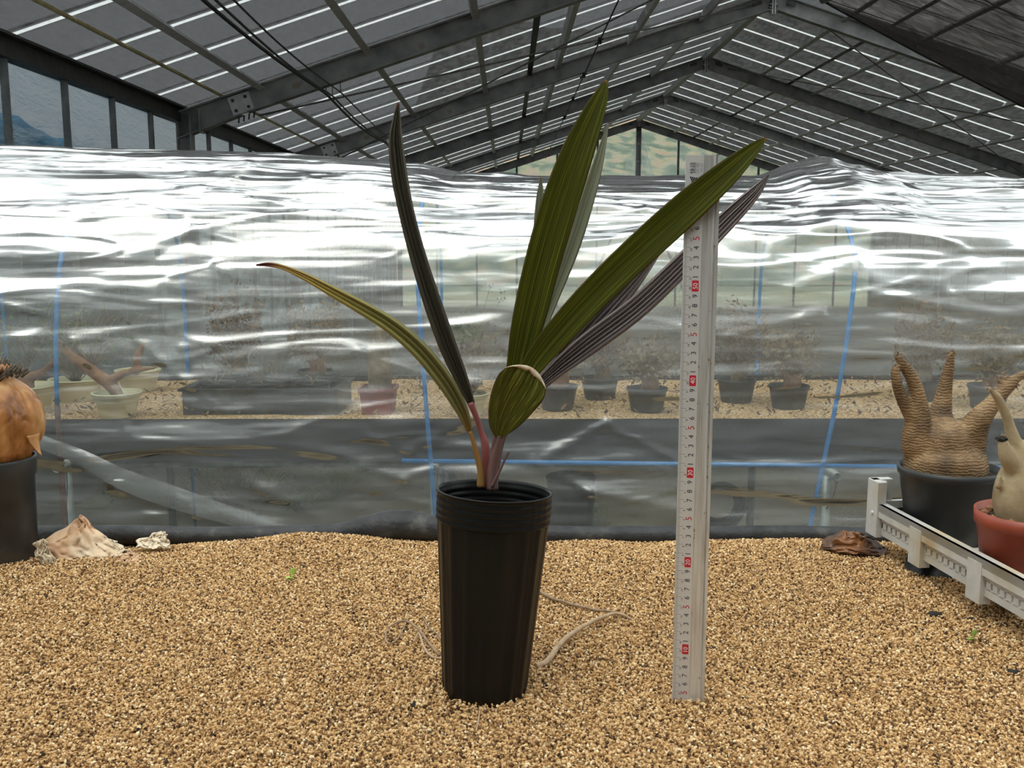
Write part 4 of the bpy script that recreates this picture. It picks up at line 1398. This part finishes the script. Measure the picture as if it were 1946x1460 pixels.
def fleshy(name, parts, mat, parent, voxel=.0026, smooth=14):
    """parts: list of (list of points, list of radii) – fused into one continuous skin"""
    mb = MB()
    for pts, rad in parts:
        n = max(8, len(pts) * 5)
        c = catmull([tuple(p) + (r,) for p, r in zip(pts, rad)], n)
        mb.tube([q[:3] for q in c], [max(.001, q[3]) for q in c], 14)
        for q in (c[0], c[-1]):
            bm = bmesh.new(); bmesh.ops.create_icosphere(bm, subdivisions=2, radius=max(.001, q[3]))
            mb.add([v.co + Vector(q[:3]) for v in bm.verts], [[v.index for v in f.verts] for f in bm.faces]); bm.free()
    o = mb.build(name, mat, parent)
    m = o.modifiers.new('fuse', 'REMESH'); m.mode = 'VOXEL'; m.voxel_size = voxel; m.use_smooth_shade = True
    m = o.modifiers.new('relax', 'SMOOTH'); m.factor = .5; m.iterations = smooth
    return o


def spines(parent, spots, seed, mat='root_grey'):
    rnd = random.Random(seed); mb = MB()
    for (c, r, n) in spots:
        for k in range(n):
            d = Vector((rnd.gauss(0, 1), rnd.gauss(0, 1), rnd.gauss(.3, 1))).normalized()
            b = Vector(c) + d * r * .8
            mb.tube([b, b + d * rnd.uniform(.003, .006)], [.0008, .0002], 4)
    o = mb.build('spine_tuft', mat, parent); o['kind'] = 'stuff'


# first caudex plant: four arms, grey-black pot
YP1 = PZ(1790, 1022, TZ).y
pp = PZ(1790, 1022, TZ) + Vector((.004, 0, 0))
pa = empty('potted_caudex', (pp.x, pp.y, TZ)); tag(pa, 'four-armed swollen brown caudex plant in a dusty black pot', 'potted plant')
h1 = PY(1795, 886, YP1).z - TZ
round_pot(pa, .076, .056, h1, 'pot_dusty', .014, fill=.012)


def Q(x, y, dy=0.0):
    return PY(x, y, YP1 + dy)


def R1(px):
    return px * YP1 / F_PX / 2


body = [([Q(1796, 905), Q(1796, 880), Q(1797, 862), Q(1797, 848)], [R1(158), R1(156), R1(146), R1(118)]),
        ([Q(1745, 850), Q(1744, 815), Q(1746, 785), Q(1744, 755), Q(1736, 725), Q(1722, 700), Q(1706, 678)], [R1(64), R1(56), R1(42), R1(32), R1(27), R1(22), R1(15)]),
        ([Q(1738, 800, -.004), Q(1722, 775, -.004), Q(1708, 742, -.004), Q(1703, 718, -.004), Q(1700, 702, -.004)], [R1(32), R1(25), R1(22), R1(20), R1(16)]),
        ([Q(1722, 704), Q(1730, 697)], [R1(12), R1(9)]),
        ([Q(1790, 815, .03), Q(1786, 790, .035), Q(1791, 765, .037), Q(1797, 730, .038), Q(1803, 700, .038), Q(1808, 674, .038)], [R1(62), R1(50), R1(36), R1(27), R1(21), R1(15)]),
        ([Q(1838, 855, -.01), Q(1848, 820, -.015), Q(1862, 795, -.02), Q(1882, 772, -.02), Q(1900, 750, -.018), Q(1916, 733, -.016), Q(1930, 720, -.014), Q(1950, 708, -.012)], [R1(68), R1(58), R1(46), R1(34), R1(29), R1(27), R1(19), R1(14)]),
        ([Q(1906, 738, -.016), Q(1898, 722, -.016)], [R1(14), R1(10)]), ([Q(1914, 733, -.016), Q(1912, 714, -.016)], [R1(14), R1(10)]), ([Q(1922, 735, -.016), Q(1932, 735, -.016)], [R1(12), R1(8)])]
fleshy('caudex', body, 'ringed_bark', pa)
spines(pa, [(Q(1706, 677), R1(14), 24), (Q(1700, 700, -.004), R1(14), 18), (Q(1808, 674, .038), R1(14), 26), (Q(1804, 700, .038), R1(18), 16), (Q(1898, 722, -.016), R1(11), 14), (Q(1912, 714, -.016), R1(11), 16),
            (Q(1932, 735, -.016), R1(9), 12), (Q(1730, 697), R1(9), 8)], 2)

# second caudex plant: smooth pale bottle, terracotta-coloured pot
YP2 = 1.286
p2l = PY(1862, 965, YP2)
cx2 = p2l.x + .066
pb = empty('potted_caudex', (cx2, YP2, TZ)); tag(pb, 'smooth pale bottle-shaped caudex plant in a reddish plastic pot', 'potted plant')
h2 = PY(1946, 972, YP2).z - TZ
round_pot(pb, .066, .050, h2, 'terracotta_plastic', .02, fill=.010)


def S(x, y, dy=0.0):
    return PY(x, y, YP2 + dy)


def R2(px):
    return px * YP2 / F_PX / 2


body = [([S(1951, 990), S(1950, 955), S(1948, 920), S(1946, 885), S(1940, 860)], [R2(110), R2(122), R2(110), R2(80), R2(52)]),
        ([S(1936, 880), S(1928, 845), S(1920, 815), S(1914, 795), S(1904, 770), S(1893, 752), S(1880, 737)], [R2(46), R2(32), R2(23), R2(20), R2(19), R2(16), R2(10)]),
        ([S(1926, 890, -.01), S(1914, 868, -.014), S(1906, 842, -.014)], [R2(34), R2(32), R2(22)]),
        ([S(1896, 925, -.01), S(1900, 905, -.01)], [R2(14), R2(10)]),
        ([S(1955, 870), S(1968, 835), S(1980, 800)], [R2(40), R2(28), R2(18)])]
fleshy('caudex', body, 'fleshy_caudex', pb)
spines(pb, [(S(1880, 737), R2(11), 16), (S(1904, 838, -.014), R2(20), 16)], 4)
mb = MB(); c = S(1904, 834, -.014)
bm = bmesh.new(); bmesh.ops.create_icosphere(bm, subdivisions=3, radius=R2(20))
mb.add([Vector((v.co.x * 1.1, v.co.y, v.co.z * .55)) * (1 + .3 * noise.noise(v.co * 300)) + c for v in bm.verts], [[v.index for v in f.verts] for f in bm.faces]); bm.free()
mb.build('dried_knob', 'bark_chip', pb)
for k in range(5):
    a = 2.2 + k * .55
    bm = bmesh.new(); bmesh.ops.create_icosphere(bm, subdivisions=1, radius=.006 + .001 * (k % 2))
    mb = MB(); mb.add([v.co + Vector((.052 * math.cos(a), .052 * math.sin(a), h2 - .008)) for v in bm.verts], [[v.index for v in f.verts] for f in bm.faces]); bm.free()
    mb.build('pebble', 'orange_bark', pb, local=True)
# third pot behind, mostly hidden
w = PY(1925, 900, YP1 + .02)
pc = empty('nursery_pot', (w.x + .035, YP1 + .02, TZ)); tag(pc, 'black nursery pot behind the bottle-shaped plant on the white tray', 'pot')
round_pot(pc, .046, .036, .105, 'pot_black', .01, fill=.02)

# ================================================================== the second bench inside the film tunnel
B2Y0, B2Y1, B2Z = 2.62, 3.46, CZ - .491
B2X0, B2X1 = -1.85, 2.35
bench = empty('rear_bench', (0, (B2Y0 + B2Y1) / 2, 0)); tag(bench, 'pipe-legged bench with a black liner and gravel inside the film tunnel', 'bench')
mb = MB(); rows = []
for i in range(85):
    x = B2X0 + (B2X1 - B2X0) * i / 84
    rows.append([Vector((x, B2Y0 - .012 + .010 * nz3(x * 2, j * .8, 1) + .003 * nz3(x * 9, j, 1), B2Z + .012 - j * .017 + (.006 * nz3(x * 5, 0, 9) if j == 7 else 0))) for j in range(8)])
mb.sheet(rows)
mb.box(((B2X0 + B2X1) / 2, (B2Y0 + B2Y1) / 2, B2Z - .10), (B2X1 - B2X0, B2Y1 - B2Y0, .02)); mb.box(((B2X0 + B2X1) / 2, B2Y1, B2Z - .045), (B2X1 - B2X0, .02, .12))
mb.box(((B2X0 + B2X1) / 2, B2Y0 + .004, B2Z - .05), (B2X1 - B2X0, .01, .1))
mb.build('liner', 'liner_black', bench)
rows = [[Vector((B2X0 + (B2X1 - B2X0) * i / 60, B2Y0 + .004 + (B2Y1 - B2Y0 - .02) * j / 14, B2Z + .008 * nz3(i * .4, j * .5, 0))) for j in range(15)] for i in range(61)]
mb = MB(); mb.sheet(rows); o = mb.build('gravel_fill', 'gravel_base', bench); o['kind'] = 'stuff'
for px in (108, 823, 1592):
    cc = PY(px, 891 if px < 1000 else 907, 2.545)
    mb = MB(); mb.ring_tube((cc.x, 2.545, cc.z), (cc.x, B2Y1 + .02, cc.z), .0125, .0102); mb.build('cross_pipe', 'pipe_zinc', bench)
    lx = cc.x - (.012 if px > 1000 else 0)
    mb = MB(); mb.tube([(lx, 2.60, 0), (lx, 2.60, cc.z - .008)], .0135, 12); lg = mb.build('leg', 'pipe_zinc', bench)
    mb = MB(); mb.tube([(cc.x + .012, 2.575, cc.z - .002), (cc.x + .006, 2.585, cc.z - .06), (lx, 2.586, cc.z - .10)], .0022, 6); mb.build('wire_tie', 'grey_wire', lg)
    mb = MB(); mb.tube([(lx, 3.40, 0), (lx, 3.40, cc.z - .008)], .0135, 12); mb.build('leg', 'pipe_zinc', bench)
for yy in (2.66, 3.38):
    mb = MB(); mb.tube([(B2X0, yy, B2Z - .125), (B2X1, yy, B2Z - .125)], .012, 10); mb.build('long_pipe', 'pipe_zinc', bench)

# hoops
HOOP = [(2.50, -1.28), (2.50, -.62), (2.50, -.435), (2.52, -.245), (2.57, -.06), (2.67, .06), (2.84, .17), (3.08, .235), (3.27, .20), (3.42, .09), (3.51, -.05), (3.535, -.25), (3.535, -.62), (3.535, -1.28)]


def hoop(label, X0, ztop, lean=0.0, joint=False, sleeve=False):
    k = ztop / .235
    pts = []
    for (y, z) in catmull(HOOP, 70):
        zz = CZ + (z * k if z > 0 else z)
        xx = X0 - (lean * max(0, -.05 - z) if y < 3 else 0)
        pts.append(Vector((xx, y, max(zz, .01))))
    e = empty('tunnel_hoop', pts[0]); tag(e, label, 'hoop', 'blue hoops of the film tunnel')
    lo = 0
    if sleeve:
        lo = next(i for i, p in enumerate(pts) if p.z > CZ - .44)
        mb = MB(); mb.tube(pts[:lo + 1], .0075, 10); mb.build('rusty_sleeve', 'rust_sleeve', e)
    mb = MB(); mb.tube(pts[lo:], .0058, 10); mb.build('rod', 'blue_pole', e)
    if joint:
        c = min(range(35), key=lambda i: abs(pts[i].z - (CZ - .072)))
        mb = MB(); mb.tube([pts[c] - Vector((0, .002, .017)), pts[c] + Vector((0, .002, .017))], .0085, 12); mb.build('joint_sleeve', 'joint_white', e)


hoop('blue tunnel hoop with a rusty foot near the bulb pot', -1.178, .240, .0, sleeve=True)
hoop('blue tunnel hoop standing behind the palm seedling', -.238, .190, -.07)
hoop('blue tunnel hoop with a white joint sleeve near the caudex plants', .925, .225, .16, joint=True)
hoop('blue tunnel hoop closing the end by the side wall', -1.84, .25)
hoop('blue tunnel hoop far right beyond the white tray', 2.30, .18)
a, b = PY(764, 876, 2.512), PY(1946, 890, 2.512)
d = (b - a); mb = MB(); mb.tube([a, a + d * 1.35], .0062, 10)
tag(mb.build('side_rod', 'blue_pole'), 'straight blue rod tied level along the front of the film tunnel', 'rod')

# film
ZTOP = [(-1.9, .295), (-1.55, .29), (-1.1, .268), (-.77, .258), (-.437, .243), (-.28, .228), (-.14, .20), (0, .196), (.4, .192), (.79, .192), (.9, .228), (.985, .244), (1.09, .222), (1.2, .195), (1.65, .19), (2.4, .19)]
FOLDS = [  # straight taut folds: (px0, py0, px1, py1, width m, height m)
    (78, 852, 235, 918, .020, .012), (235, 918, 525, 1006, .028, .014), (150, 655, 270, 790, .012, .008), (260, 640, 420, 770, .010, .006),
    (140, 645, 540, 590, .012, .008), (330, 430, 420, 520, .014, .01), (560, 690, 770, 660, .012, .008), (350, 660, 560, 640, .01, .008),
    (0, 395, 300, 350, .014, .008), (690, 880, 770, 905, .010, .01), (770, 905, 830, 880, .01, .01), (1040, 860, 1150, 800, .014, .012), (1150, 800, 1280, 870, .014, .012),
    (1010, 870, 1120, 925, .012, .012), (1120, 925, 1290, 960, .014, .012), (780, 850, 905, 790, .016, .012), (700, 820, 800, 860, .012, .01), (1380, 640, 1560, 600, .012, .008),
    (1640, 560, 1946, 610, .014, .01), (1400, 745, 1560, 745, .006, .005), (1680, 690, 1946, 695, .012, .008), (1290, 820, 1420, 770, .014, .01), (850, 640, 1000, 625, .012, .008),
    (1480, 480, 1640, 420, .02, .012), (1500, 560, 1640, 500, .02, .012), (400, 980, 300, 905, .012, .008), (470, 905, 640, 990, .016, .01)]
FOLDS3 = [(PY(a, b, 2.52), PY(c, d, 2.52), w * 1.7, h * .6) for a, b, c, d, w, h in FOLDS]


def seg_dist(px, pz, A, B):
    ax, az, bx_, bz = A.x, A.z, B.x, B.z
    dx, dz = bx_ - ax, bz - az
    t = ((px - ax) * dx + (pz - az) * dz) / (dx * dx + dz * dz)
    tc_ = max(0, min(1, t))
    return math.hypot(px - ax - dx * tc_, pz - az - dz * tc_), tc_


def film_sheet(nu, prof_pts, off, seed, lower=None, X0=B2X0 - .03, X1=B2X1 + .02, amp=1.0, use_folds=True):
    nvv = len(prof_pts)
    rows = []
    tang_ = []
    for j in range(nvv):
        a = prof_pts[max(0, j - 1)]; b = prof_pts[min(nvv - 1, j + 1)]
        dy, dz = b[0] - a[0], b[1] - a[1]; l = math.hypot(dy, dz)
        tang_.append((-dz / l, dy / l))           # outward normal (front: -y, top: +z)
    arc = [0]
    for j in range(1, nvv):
        arc.append(arc[-1] + math.hypot(prof_pts[j][0] - prof_pts[j - 1][0], prof_pts[j][1] - prof_pts[j - 1][1]))
    for i in range(nu + 1):
        X = X0 + (X1 - X0) * i / nu
        k = lerp_table(ZTOP, X) / .235
        row = []
        for j in range(nvv):
            y, z = prof_pts[j]
            n_y, n_z = tang_[j]
            s = arc[j]
            if z > 0: z *= k
            # long slack folds, roughly level, plus finer crumple
            v1 = nz3(X * 1.1 + seed, s * 5.5 + .25 * math.sin(X * 3), seed)
            v2 = nz3(X * 2.6 + 7 + seed, s * 13, seed + 3)
            v3 = nz3(X * 6 + 3, s * 26, seed + 6)
            msk = max(0, min(1, .5 + 1.6 * nz3(X * 1.3 + 4, s * 2.2, seed + 11)))
            d = (.016 * v1 + .009 * v2 + .004 * v3 * (.4 + msk)) * amp
            d += (.006 * math.exp(-(v1 / .085) ** 2) + .0035 * math.exp(-(v2 / .07) ** 2)) * amp
            if use_folds and y < 2.75:
                pz = CZ + z
                for A, B, w, h in FOLDS3:
                    if min(A.x, B.x) - .06 < X < max(A.x, B.x) + .06 and min(A.z, B.z) - .06 < pz < max(A.z, B.z) + .06:
                        ds, tt = seg_dist(X, pz, A, B)
                        e = math.exp(-(ds / w * 1.6) ** 2)
                        d += h * e
            d *= .25 + .75 * min(1, max(0, (s + .02) / .1))
            d = max(d, -.004)
            row.append(Vector((X, y + n_y * (d + off), CZ + z + n_z * (d + off))))
        rows.append(row)
    return rows


tun = empty('film_tunnel', (0, 2.5, .0)); tag(tun, 'clear crumpled plastic film tunnel draped over blue hoops', 'film tunnel')
full = catmull(HOOP, 1200)
fine, acc = [full[0]], 0.0
for p, q in zip(full, full[1:]):
    acc += math.hypot(q[0] - p[0], q[1] - p[1])
    if acc >= (.0045 if (q[0] < 2.95 and q[1] > -.72) else .02): fine.append(q); acc = 0.0
rows = film_sheet(560, fine, .012, 2.0)
uvs = []
for row in rows:
    sacc = 0.0
    for j, p in enumerate(row):
        uvs.append((p.x, p.y * .0 + j * 0 + (p.z if p.y < 2.62 else p.z + (p.y - 2.62) * .8)))
mb = MB(); mb.sheet(rows); mb.build('film', 'film_clear', tun, uv=uvs)
# overlapping film edge: the taut diagonal band low on the left
band = [(70, 838, 12), (150, 868, 14), (235, 912, 19), (330, 946, 20), (430, 978, 17), (540, 1012, 12), (640, 1040, 10)]
rows = []
for i, (x, y, w) in enumerate(catmull(band, 40)):
    rows.append([PY(x - .35 * w * s, y + w * s + 1.5 * nz3(i * .4, s * 2, 0), 2.462 - .006 * math.cos(s * 1.5) + .003 * nz3(i * .5, s * 3, 2)) for s in (-1, -.6, -.2, .2, .6, 1)])
mb = MB(); mb.sheet(rows); mb.build('folded_edge', 'film_clear', tun, uv=[(v.x, v.z) for v in mb.v])

# ---- things on the rear bench
def cream_pot(label, px, py, wpx, Y, hcm, tall=None):
    c = PY(px, py, Y); rt = wpx * Y / F_PX / 2
    e = empty('flower_pot', (c.x, Y, B2Z)); tag(e, label, 'pot', 'cream plastic pots in the tunnel')
    h = max(.05, c.z - B2Z)
    mb = MB(); mb.lathe([(.0005, 0), (rt * .72, 0), (rt * .73, .003), (rt * .96, h - .006), (rt * 1.03, h - .005), (rt * 1.04, h), (rt * .95, h), (rt * .93, h - .02)], (0, 0, 0), 36)
    mb.build('wall', 'cream_plastic', e, local=True)
    mb = MB(); mb.lathe([(rt * .97, h - .001), (rt * 1.06, h), (rt * 1.06, h + .005), (rt * .97, h + .005), (rt * .95, h - .001)], (0, 0, 0), 36); mb.build('rim', 'cream_plastic', e, local=True)
    mb = MB(); mb.lathe([(.0005, h - .015), (rt * .94, h - .015)], (0, 0, 0), 24); mb.build('soil', 'soil_dark', e, local=True)
    return e, Vector((c.x, Y, B2Z + h - .015))


def twig_bush(parent, base, h, spread, n, mat, seed, r=.0022, leafmat=None, nleaf=0, reach=None):
    rnd = random.Random(seed); mb = MB(); tips = []
    for k in range(n):
        a = rnd.uniform(0, 2 * PI); p = Vector(base); pts = [p.copy()]; d = Vector((math.cos(a) * .5, math.sin(a) * .5, 1))
        L_ = h * rnd.uniform(.5, 1)
        for s in range(4):
            d = (d + Vector((rnd.uniform(-.6, .6) * spread, rnd.uniform(-.6, .6) * spread, rnd.uniform(-.25, .3)))).normalized()
            p = p + d * L_ / 4
            if reach:
                hd = Vector((p.x - base[0], p.y - base[1], 0))
                if hd.length > reach: p -= hd * (1 - reach / hd.length)
            pts.append(p.copy())
        tips += pts[2:]
        mb.tube(pts, [r, r * .9, r * .75, r * .6, r * .35], 5)
    mb.build('branches', mat, parent)
    if leafmat:
        mb = MB()
        for k in range(nleaf):
            c = rnd.choice(tips) + Vector((rnd.gauss(0, .018), rnd.gauss(0, .018), rnd.gauss(0, .018)))
            if reach:
                hd = Vector((c.x - base[0], c.y - base[1], 0))
                if hd.length > reach: c -= hd * (1 - reach / hd.length)
            a = Vector((rnd.gauss(0, 1), rnd.gauss(0, 1), rnd.gauss(0, 1))).normalized(); b_ = a.orthogonal().normalized(); s = rnd.uniform(.006, .012)
            mb.add([c - a * s, c + b_ * s * .5, c + a * s, c - b_ * s * .5], [(0, 1, 2, 3)])
        o = mb.build('foliage', leafmat, parent); o['kind'] = 'stuff'


e, t_ = cream_pot('cream plastic pot with the sprawling orange-barked plant', 222, 748, 88, 2.72, 8)
fleshy('trunk', [([t_ + Vector((.01, 0, -.01)), t_ + Vector((-.012, 0, .035)), t_ + Vector((-.06, .01, .07)), t_ + Vector((-.13, .02, .12)), t_ + Vector((-.17, .02, .17))], [.016, .018, .018, .014, .008]),
                 ([t_ + Vector((-.02, 0, .05)), t_ + Vector((.03, -.01, .075)), t_ + Vector((.08, -.01, .085)), t_ + Vector((.12, 0, .09))], [.015, .011, .008, .004]),
                 ([t_ + Vector((.06, .0, .075)), t_ + Vector((.065, .0, .12)), t_ + Vector((.085, .0, .16))], [.01, .012, .006])], 'orange_bark', e, .005, 4)
twig_bush(e, t_ + Vector((-.08, .03, .09)), .26, 1.0, 14, 'dry_brush', 1, .0016, 'green_leaf', 60)
e, t_ = cream_pot('cream plastic pot half hidden behind the bulb', 52, 735, 100, 2.78, 8)
fleshy('trunk', [([t_ + Vector((.0, 0, -.01)), t_ + Vector((-.01, 0, .04)), t_ + Vector((-.05, 0, .07)), t_ + Vector((-.1, 0, .09))], [.02, .024, .016, .008]), ([t_ + Vector((0, 0, .04)), t_ + Vector((.05, 0, .06)), t_ + Vector((.09, 0, .10))], [.016, .01, .006])], 'orange_bark', e, .005, 4)
twig_bush(e, t_ + Vector((0, 0, .06)), .25, .9, 12, 'dry_brush', 2, .0016, 'green_leaf', 160)
e, t_ = cream_pot('cream plastic pot standing between two other cream pots', 145, 722, 95, 3.0, 8)
twig_bush(e, t_, .3, .9, 40, 'dry_brush', 3, .0018, 'green_leaf', 260)
e, t_ = cream_pot('cream plastic pot with a bushy dry plant behind the palm petioles', 888, 750, 78, 2.74, 8)
twig_bush(e, t_, .24, .9, 60, 'dry_brush', 4, .0018, 'dry_brush', 500)
twig_bush(e, t_ + Vector((0, 0, .15)), .10, 1.0, 10, 'dry_brush', 14, .0014, 'green_leaf', 160)
e, t_ = cream_pot('cream plastic pot far back in the tunnel', 262, 705, 80, 3.2, 8)

# black carrying tray with round pots
c0_, c1_ = PY(348, 752, 2.74), PY(640, 752, 2.74)
wt = c1_.x - c0_.x; xm = (c0_.x + c1_.x) / 2
bt = empty('carry_tray', (xm, 2.86, B2Z)); tag(bt, 'black rectangular carry tray on the rear bench holding round pots', 'tray')
mb = MB(); hh = .072
for (cx, cy, sx, sy) in ((0, -.12, wt, .006), (0, .12, wt, .006), (-wt / 2, 0, .006, .24), (wt / 2, 0, .006, .24)):
    mb.box((cx, cy, hh / 2), (sx, sy, hh)); mb.box((cx, cy, hh), (sx + .02, sy + .014, .006))
mb.build('wall', 'pot_dusty', bt, local=True)
mb = MB(); mb.box((0, 0, .004), (wt, .24, .008)); mb.build('base', 'pot_dusty', bt, local=True)
for r in range(2):
    for k in range(3):
        lab = ['left', 'middle', 'right'][k]
        lab = ('round black pot in the %s row of the carry tray, %s' % (('front', 'back')[r], ('nearest the cream pots', 'in the middle', 'nearest the maroon pot')[k]))
        e = empty('round_pot', (xm + (k - 1) * wt * .32 + (.006 if r else 0), 2.86 + (-.057 if r == 0 else .057), B2Z + .009)); tag(e, lab, 'pot', 'round black pots in the carry tray')
        round_pot(e, .052, .042, .078 + .006 * r, 'pot_dusty', .008, 24, fill=.012)
        fx = e.location + Vector((0, 0, .065))
        twig_bush(e, fx, .10 + .05 * ((k + r) % 2), 1.0, 9 if (k + r) % 2 else 4, 'dry_brush', 30 + k + 3 * r, .0016, reach=.045)
# maroon square pot
c = PY(720, 762, 2.78)
e = empty('square_pot', (c.x, 2.78, B2Z)); tag(e, 'maroon square plastic pot with a shaggy dry trunk on the rear bench', 'potted plant')
mb = MB(); s0_, s1_ = .042, .050; h = .075
P_ = [(-s0_, -s0_, 0), (s0_, -s0_, 0), (s0_, s0_, 0), (-s0_, s0_, 0), (-s1_, -s1_, h), (s1_, -s1_, h), (s1_, s1_, h), (-s1_, s1_, h)]
mb.add(P_, [(3, 2, 1, 0), (0, 1, 5, 4), (1, 2, 6, 5), (2, 3, 7, 6), (3, 0, 4, 7)]); mb.build('pot', 'maroon_plastic', e, local=True)
mb = MB()
for cx, cy, sx, sy in ((0, -s1_, 2 * s1_ + .006, .005), (0, s1_, 2 * s1_ + .006, .005), (-s1_, 0, .005, 2 * s1_), (s1_, 0, .005, 2 * s1_)): mb.box((cx, cy, h - .004), (sx, sy, .012))
mb.build('rim', 'maroon_plastic', e, local=True)
mb = MB(); mb.box((0, 0, h - .012), (.094, .094, .01)); mb.build('soil', 'soil_dark', e, local=True)
b0 = Vector((c.x, 2.80, B2Z + h - .01))
fleshy('trunk', [([b0, b0 + Vector((.003, 0, .06)), b0 + Vector((.0, 0, .12)), b0 + Vector((.004, 0, .17))], [.034, .036, .03, .02])], 'dry_brush', e, .005, 3)
twig_bush(e, b0 + Vector((0, 0, .10)), .14, 1.2, 22, 'dry_brush', 50, .0016)

rnd = random.Random(77)
spec = [(1060, 2.85, .16, 'dry_brush', 'low dry bush in a black pot right of the palm pot'), (1140, 3.02, .2, 'dry_brush', 'taller dry bush in a black pot behind the palm leaves'), (1230, 2.8, .12, 'dry_brush', 'short dry bush in a black pot left of the ruler'),
        (1400, 2.98, .2, 'dry_brush', 'dry bush in a black pot right of the ruler'), (1500, 2.85, .15, 'dry_brush', 'dry bush in a black pot beside the white joint hoop'), (1750, 3.0, .2, 'dry_brush', 'dry bush in a black pot behind the four-armed plant'),
        (1880, 2.85, .17, 'dry_brush', 'dry bush in a black pot behind the bottle plant'), (450, 3.15, .22, 'dry_brush', 'dry bush in a black pot behind the carry tray'), (600, 3.2, .22, 'dry_brush', 'straggly dry bush in a black pot behind the maroon pot')]
for i, (px, Y, h, m_, lab) in enumerate(spec):
    x = PY(px, 720, Y).x
    e = empty('potted_bush', (x, Y, B2Z)); tag(e, lab, 'potted plant', 'dry bushes on the rear bench')
    round_pot(e, .06, .046, .07, 'pot_dusty', .01, 24, fill=.012)
    b0 = Vector((x, Y, B2Z + .055))
    fleshy('trunk', [([b0, b0 + Vector((.01, 0, .03)), b0 + Vector((rnd.uniform(-.04, .04), 0, .07))], [.024, .026, .012])], 'dry_brush' if i % 2 else 'orange_bark', e, .006, 3)
    twig_bush(e, b0 + Vector((0, 0, .03)), h * 1.3, 1.2, 60, m_, 60 + i, .0019, 'litter_brown' if i % 2 else 'dry_brush', 700, reach=.085)

taken = [(o.location.x, o.location.y, .085) for o in COL.objects if o.parent is None and o.name.split('.')[0] in ('flower_pot', 'square_pot', 'potted_bush')]
mb = MB(); rnd = random.Random(21)
for k in range(2600):
    x = rnd.uniform(B2X0 + .05, B2X1 - .05); y = rnd.uniform(B2Y0 + .02, B2Y1 - .03); z = B2Z + .012 + abs(rnd.gauss(0, .006)) + .02 * max(0, nz3(x * 5, y * 5, 4))
    if any(math.hypot(x - ox, y - oy) < orr for ox, oy, orr in taken) or (abs(x - bt.location.x) < wt / 2 + .03 and abs(y - 2.86) < .16): continue
    a = rnd.uniform(0, 6.28); sz = rnd.uniform(.005, .014); d1 = Vector((math.cos(a), math.sin(a), rnd.uniform(-.6, .9))) * sz; d2 = Vector((-math.sin(a), math.cos(a), rnd.uniform(-.5, .5))) * sz * .4
    c = Vector((x, y, z)); mb.add([c - d1, c + d2, c + d1, c - d2], [(0, 1, 2, 3)])
o = mb.build('leaf_litter', 'litter_brown', bench); o['kind'] = 'stuff'

# ---- below and behind the rear bench
e = empty('hose_coil', (PY(1370, 955, 3.1).x, 3.1, 0)); tag(e, 'black hose coil leaning under the rear bench', 'hose')
cz = PY(1370, 962, 3.1)
for k, (rad, dy) in enumerate(((.075, 0), (.068, .02), (.06, .035))):
    mb = MB(); mb.tube([cz + Vector((rad * math.cos(a), dy, rad * math.sin(a) * 1.0)) for a in [2 * PI * i / 40 for i in range(41)]], .009, 8, cap=False); mb.build('loop', 'black_rubber', e)
zc0 = cz.z - .07
mb = MB(); mb.tube([cz + Vector((0, .015, -.07)), (cz.x + .02, 3.12, zc0 / 2), (cz.x, 3.1, .012), (cz.x - .2, 3.12, .012)], .009, 8); mb.build('tail', 'black_rubber', e)
c = PY(810, 980, 2.9)
e = empty('wooden_stake', (c.x, 2.9, c.z)); tag(e, 'round stake with an orange cut end under the rear bench', 'stake')
mb = MB(); mb.tube([(c.x, 2.9, c.z), (c.x + .02, 3.25, .0)], .014, 14); mb.build('shaft', 'dry_brush', e)
mb = MB(); mb.tube([(c.x - .0003, 2.897, c.z + .0006), (c.x, 2.9, c.z)], .0125, 14); mb.build('cut_end', 'wood_cut', e)
for i, (px, Y, s, lab) in enumerate(((560, 4.6, .12, 'low green weed clump on the soil under the rear bench'), (640, 4.9, .16, 'larger green weed clump behind the low one'), (1120, 4.3, .06, 'small weed clump on the soil behind the palm pot'))):
    x = PY(px, 950, Y).x
    e = empty('weed_clump', (x, Y, 0)); tag(e, lab, 'weed', 'weeds on the greenhouse floor')
    twig_bush(e, (x, Y, 0), s * 2.2, 1.3, 26, 'green_leaf', 90 + i, .002, 'green_leaf', 420)
x = PY(1085, 930, 3.3).x
e = empty('grow_bag', (PY(1000 + 85, 930, 3.2).x, 3.2, 0)); tag(e, 'dark round tub standing on the soil under the rear bench', 'tub')
round_pot(e, .085, .07, PY(1085, 905, 3.2).z, 'pot_black', .02, 32)
# leafy plants standing behind the tunnel
for i, (px, Y, h, s, lab) in enumerate(((450, 4.2, 1.0, 1.1, 'leafy shrub behind the tunnel near the side wall'), (660, 5.6, 1.0, 1.0, 'leafy shrub behind the tunnel level with the carry tray'), (890, 4.8, 1.15, .9, 'green shrub behind the tunnel level with the palm'),
                                        (1330, 5.4, 1.0, 1.0, 'leafy shrub behind the tunnel level with the ruler'), (1800, 5.0, 1.0, 1.1, 'leafy shrub behind the tunnel level with the caudex plants'))):
    x = PY(px, 600, Y).x
    e = empty('shrub', (x, Y, 0)); tag(e, lab, 'shrub', 'shrubs behind the film tunnel')
    twig_bush(e, (x, Y, 0), h, .7, 40, 'dry_brush', 120 + i, .004, 'green_leaf', 1500)
